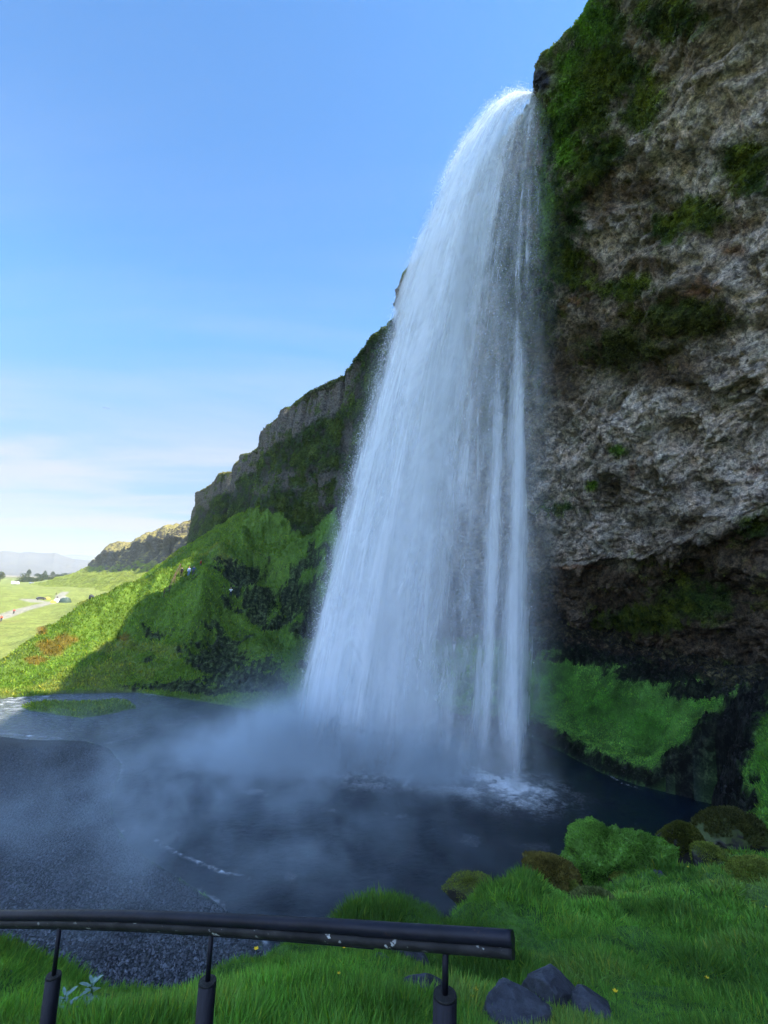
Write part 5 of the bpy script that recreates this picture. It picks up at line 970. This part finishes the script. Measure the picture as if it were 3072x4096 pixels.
for i, (u, v, d, where) in enumerate(FL):
    q = P(u, v, d); g_ = ground_at(q[0], q[1])[0]; q[2] = max(q[2], g_ + .10); ht = q[2] - g_
    e = tag(empty('buttercup', (q[0], q[1], g_)), 'yellow buttercup ' + where, 'flower', 'buttercups in the foreground grass'); m = MB(); m.tube([(0, 0, -.02), (.01, 0, ht * .5), (0, 0, ht)], .0025, 6); m.build('stem', STEM, e)
    R0 = .0095 if i < 5 else .018; m = MB()
    for k_ in range(5):
        a_ = k_ * 2 * math.pi / 5; c_, s_ = math.cos(a_), math.sin(a_); pts = [(0, 0, 0), (.5, -.38, .18), (1.0, -.25, .55), (1.05, .25, .55), (.5, .38, .18)]
        m.add([((x * c_ - y * s_) * R0, (x * s_ + y * c_) * R0, z * R0 + ht) for x, y, z in pts] + [((x * c_ - y * s_) * R0, (x * s_ + y * c_) * R0, z * R0 + ht - .002) for x, y, z in pts], [(0, 1, 2, 3, 4), (9, 8, 7, 6, 5), (0, 5, 6, 1), (1, 6, 7, 2), (2, 7, 8, 3), (3, 8, 9, 4), (4, 9, 5, 0)])
    m.build('petals', PETAL, e)
    m = MB(); m.tube([(0, 0, ht), (0, 0, ht + R0 * .4)], R0 * .25, 8); m.build('centre', PETAL, e)
SILV = leaf_mat('silver_leaf', .2, .5, .2)
def plant(u, v, d, label, n, R0, tone):
    q = P(u, v, d); g_ = ground_at(q[0], q[1])[0]; e = tag(empty('silvery_plant', (q[0], q[1], g_)), label, 'plant', 'silvery plants in the foreground grass'); zt = max(q[2] - g_, .12)
    m = MB(); m.tube([(0, 0, -.03), (.01, 0, zt * .5), (0, 0, zt)], [.006, .005, .003], 8); m.build('stem', STEM, e, smooth=True)
    for k_ in range(n):
        a_ = k_ * 2.4; el = .9 - 1.3 * (k_ / n); z0 = zt * (1 - .6 * k_ / n); L_ = R0 * RNG.uniform(.7, 1.1); W_ = L_ * .17; c_, s_ = math.cos(a_), math.sin(a_); V = []; Fc = []
        prof = [(0, .15), (.25, .75), (.5, 1.0), (.75, .8), (1.0, .05)]
        for (r_0, w_0) in prof:
            x = r_0 * L_ * math.cos(el * .7); z = z0 + r_0 * L_ * math.sin(el) - .25 * L_ * r_0 ** 2
            for s in (-1, 0, 1): V.append((x * c_ - s * w_0 * W_ * s_, x * s_ + s * w_0 * W_ * c_, z + (abs(s) * .15 * W_)))
        Fc = [(i_ * 3 + j_, i_ * 3 + j_ + 1, i_ * 3 + j_ + 4, i_ * 3 + j_ + 3) for i_ in range(4) for j_ in (0, 1)]
        me = raw_mesh('leaf', np.array(V), np.array(Fc)); cattr(me, 'tint', np.tile(np.array(tone) * RNG.uniform(.8, 1.2), (len(V), 1))); link('leaf', me, SILV, e)
plant(92, 983, 2.95, 'silvery leaved plant, upper one in the grass right of the first rail post', 17, .075, (.22, .33, .30)); plant(64, 1005, 2.7, 'silvery leaved plant beside the first rail post', 15, .065, (.22, .33, .30))
plant(85, 1009, 2.6, 'silvery leaved plant between the other two, lower in the grass', 13, .06, (.16, .27, .24)); plant(66, 1020, 2.5, 'silvery leaved plant at the bottom edge by the first rail post', 13, .06, (.18, .28, .26))
print('small things')
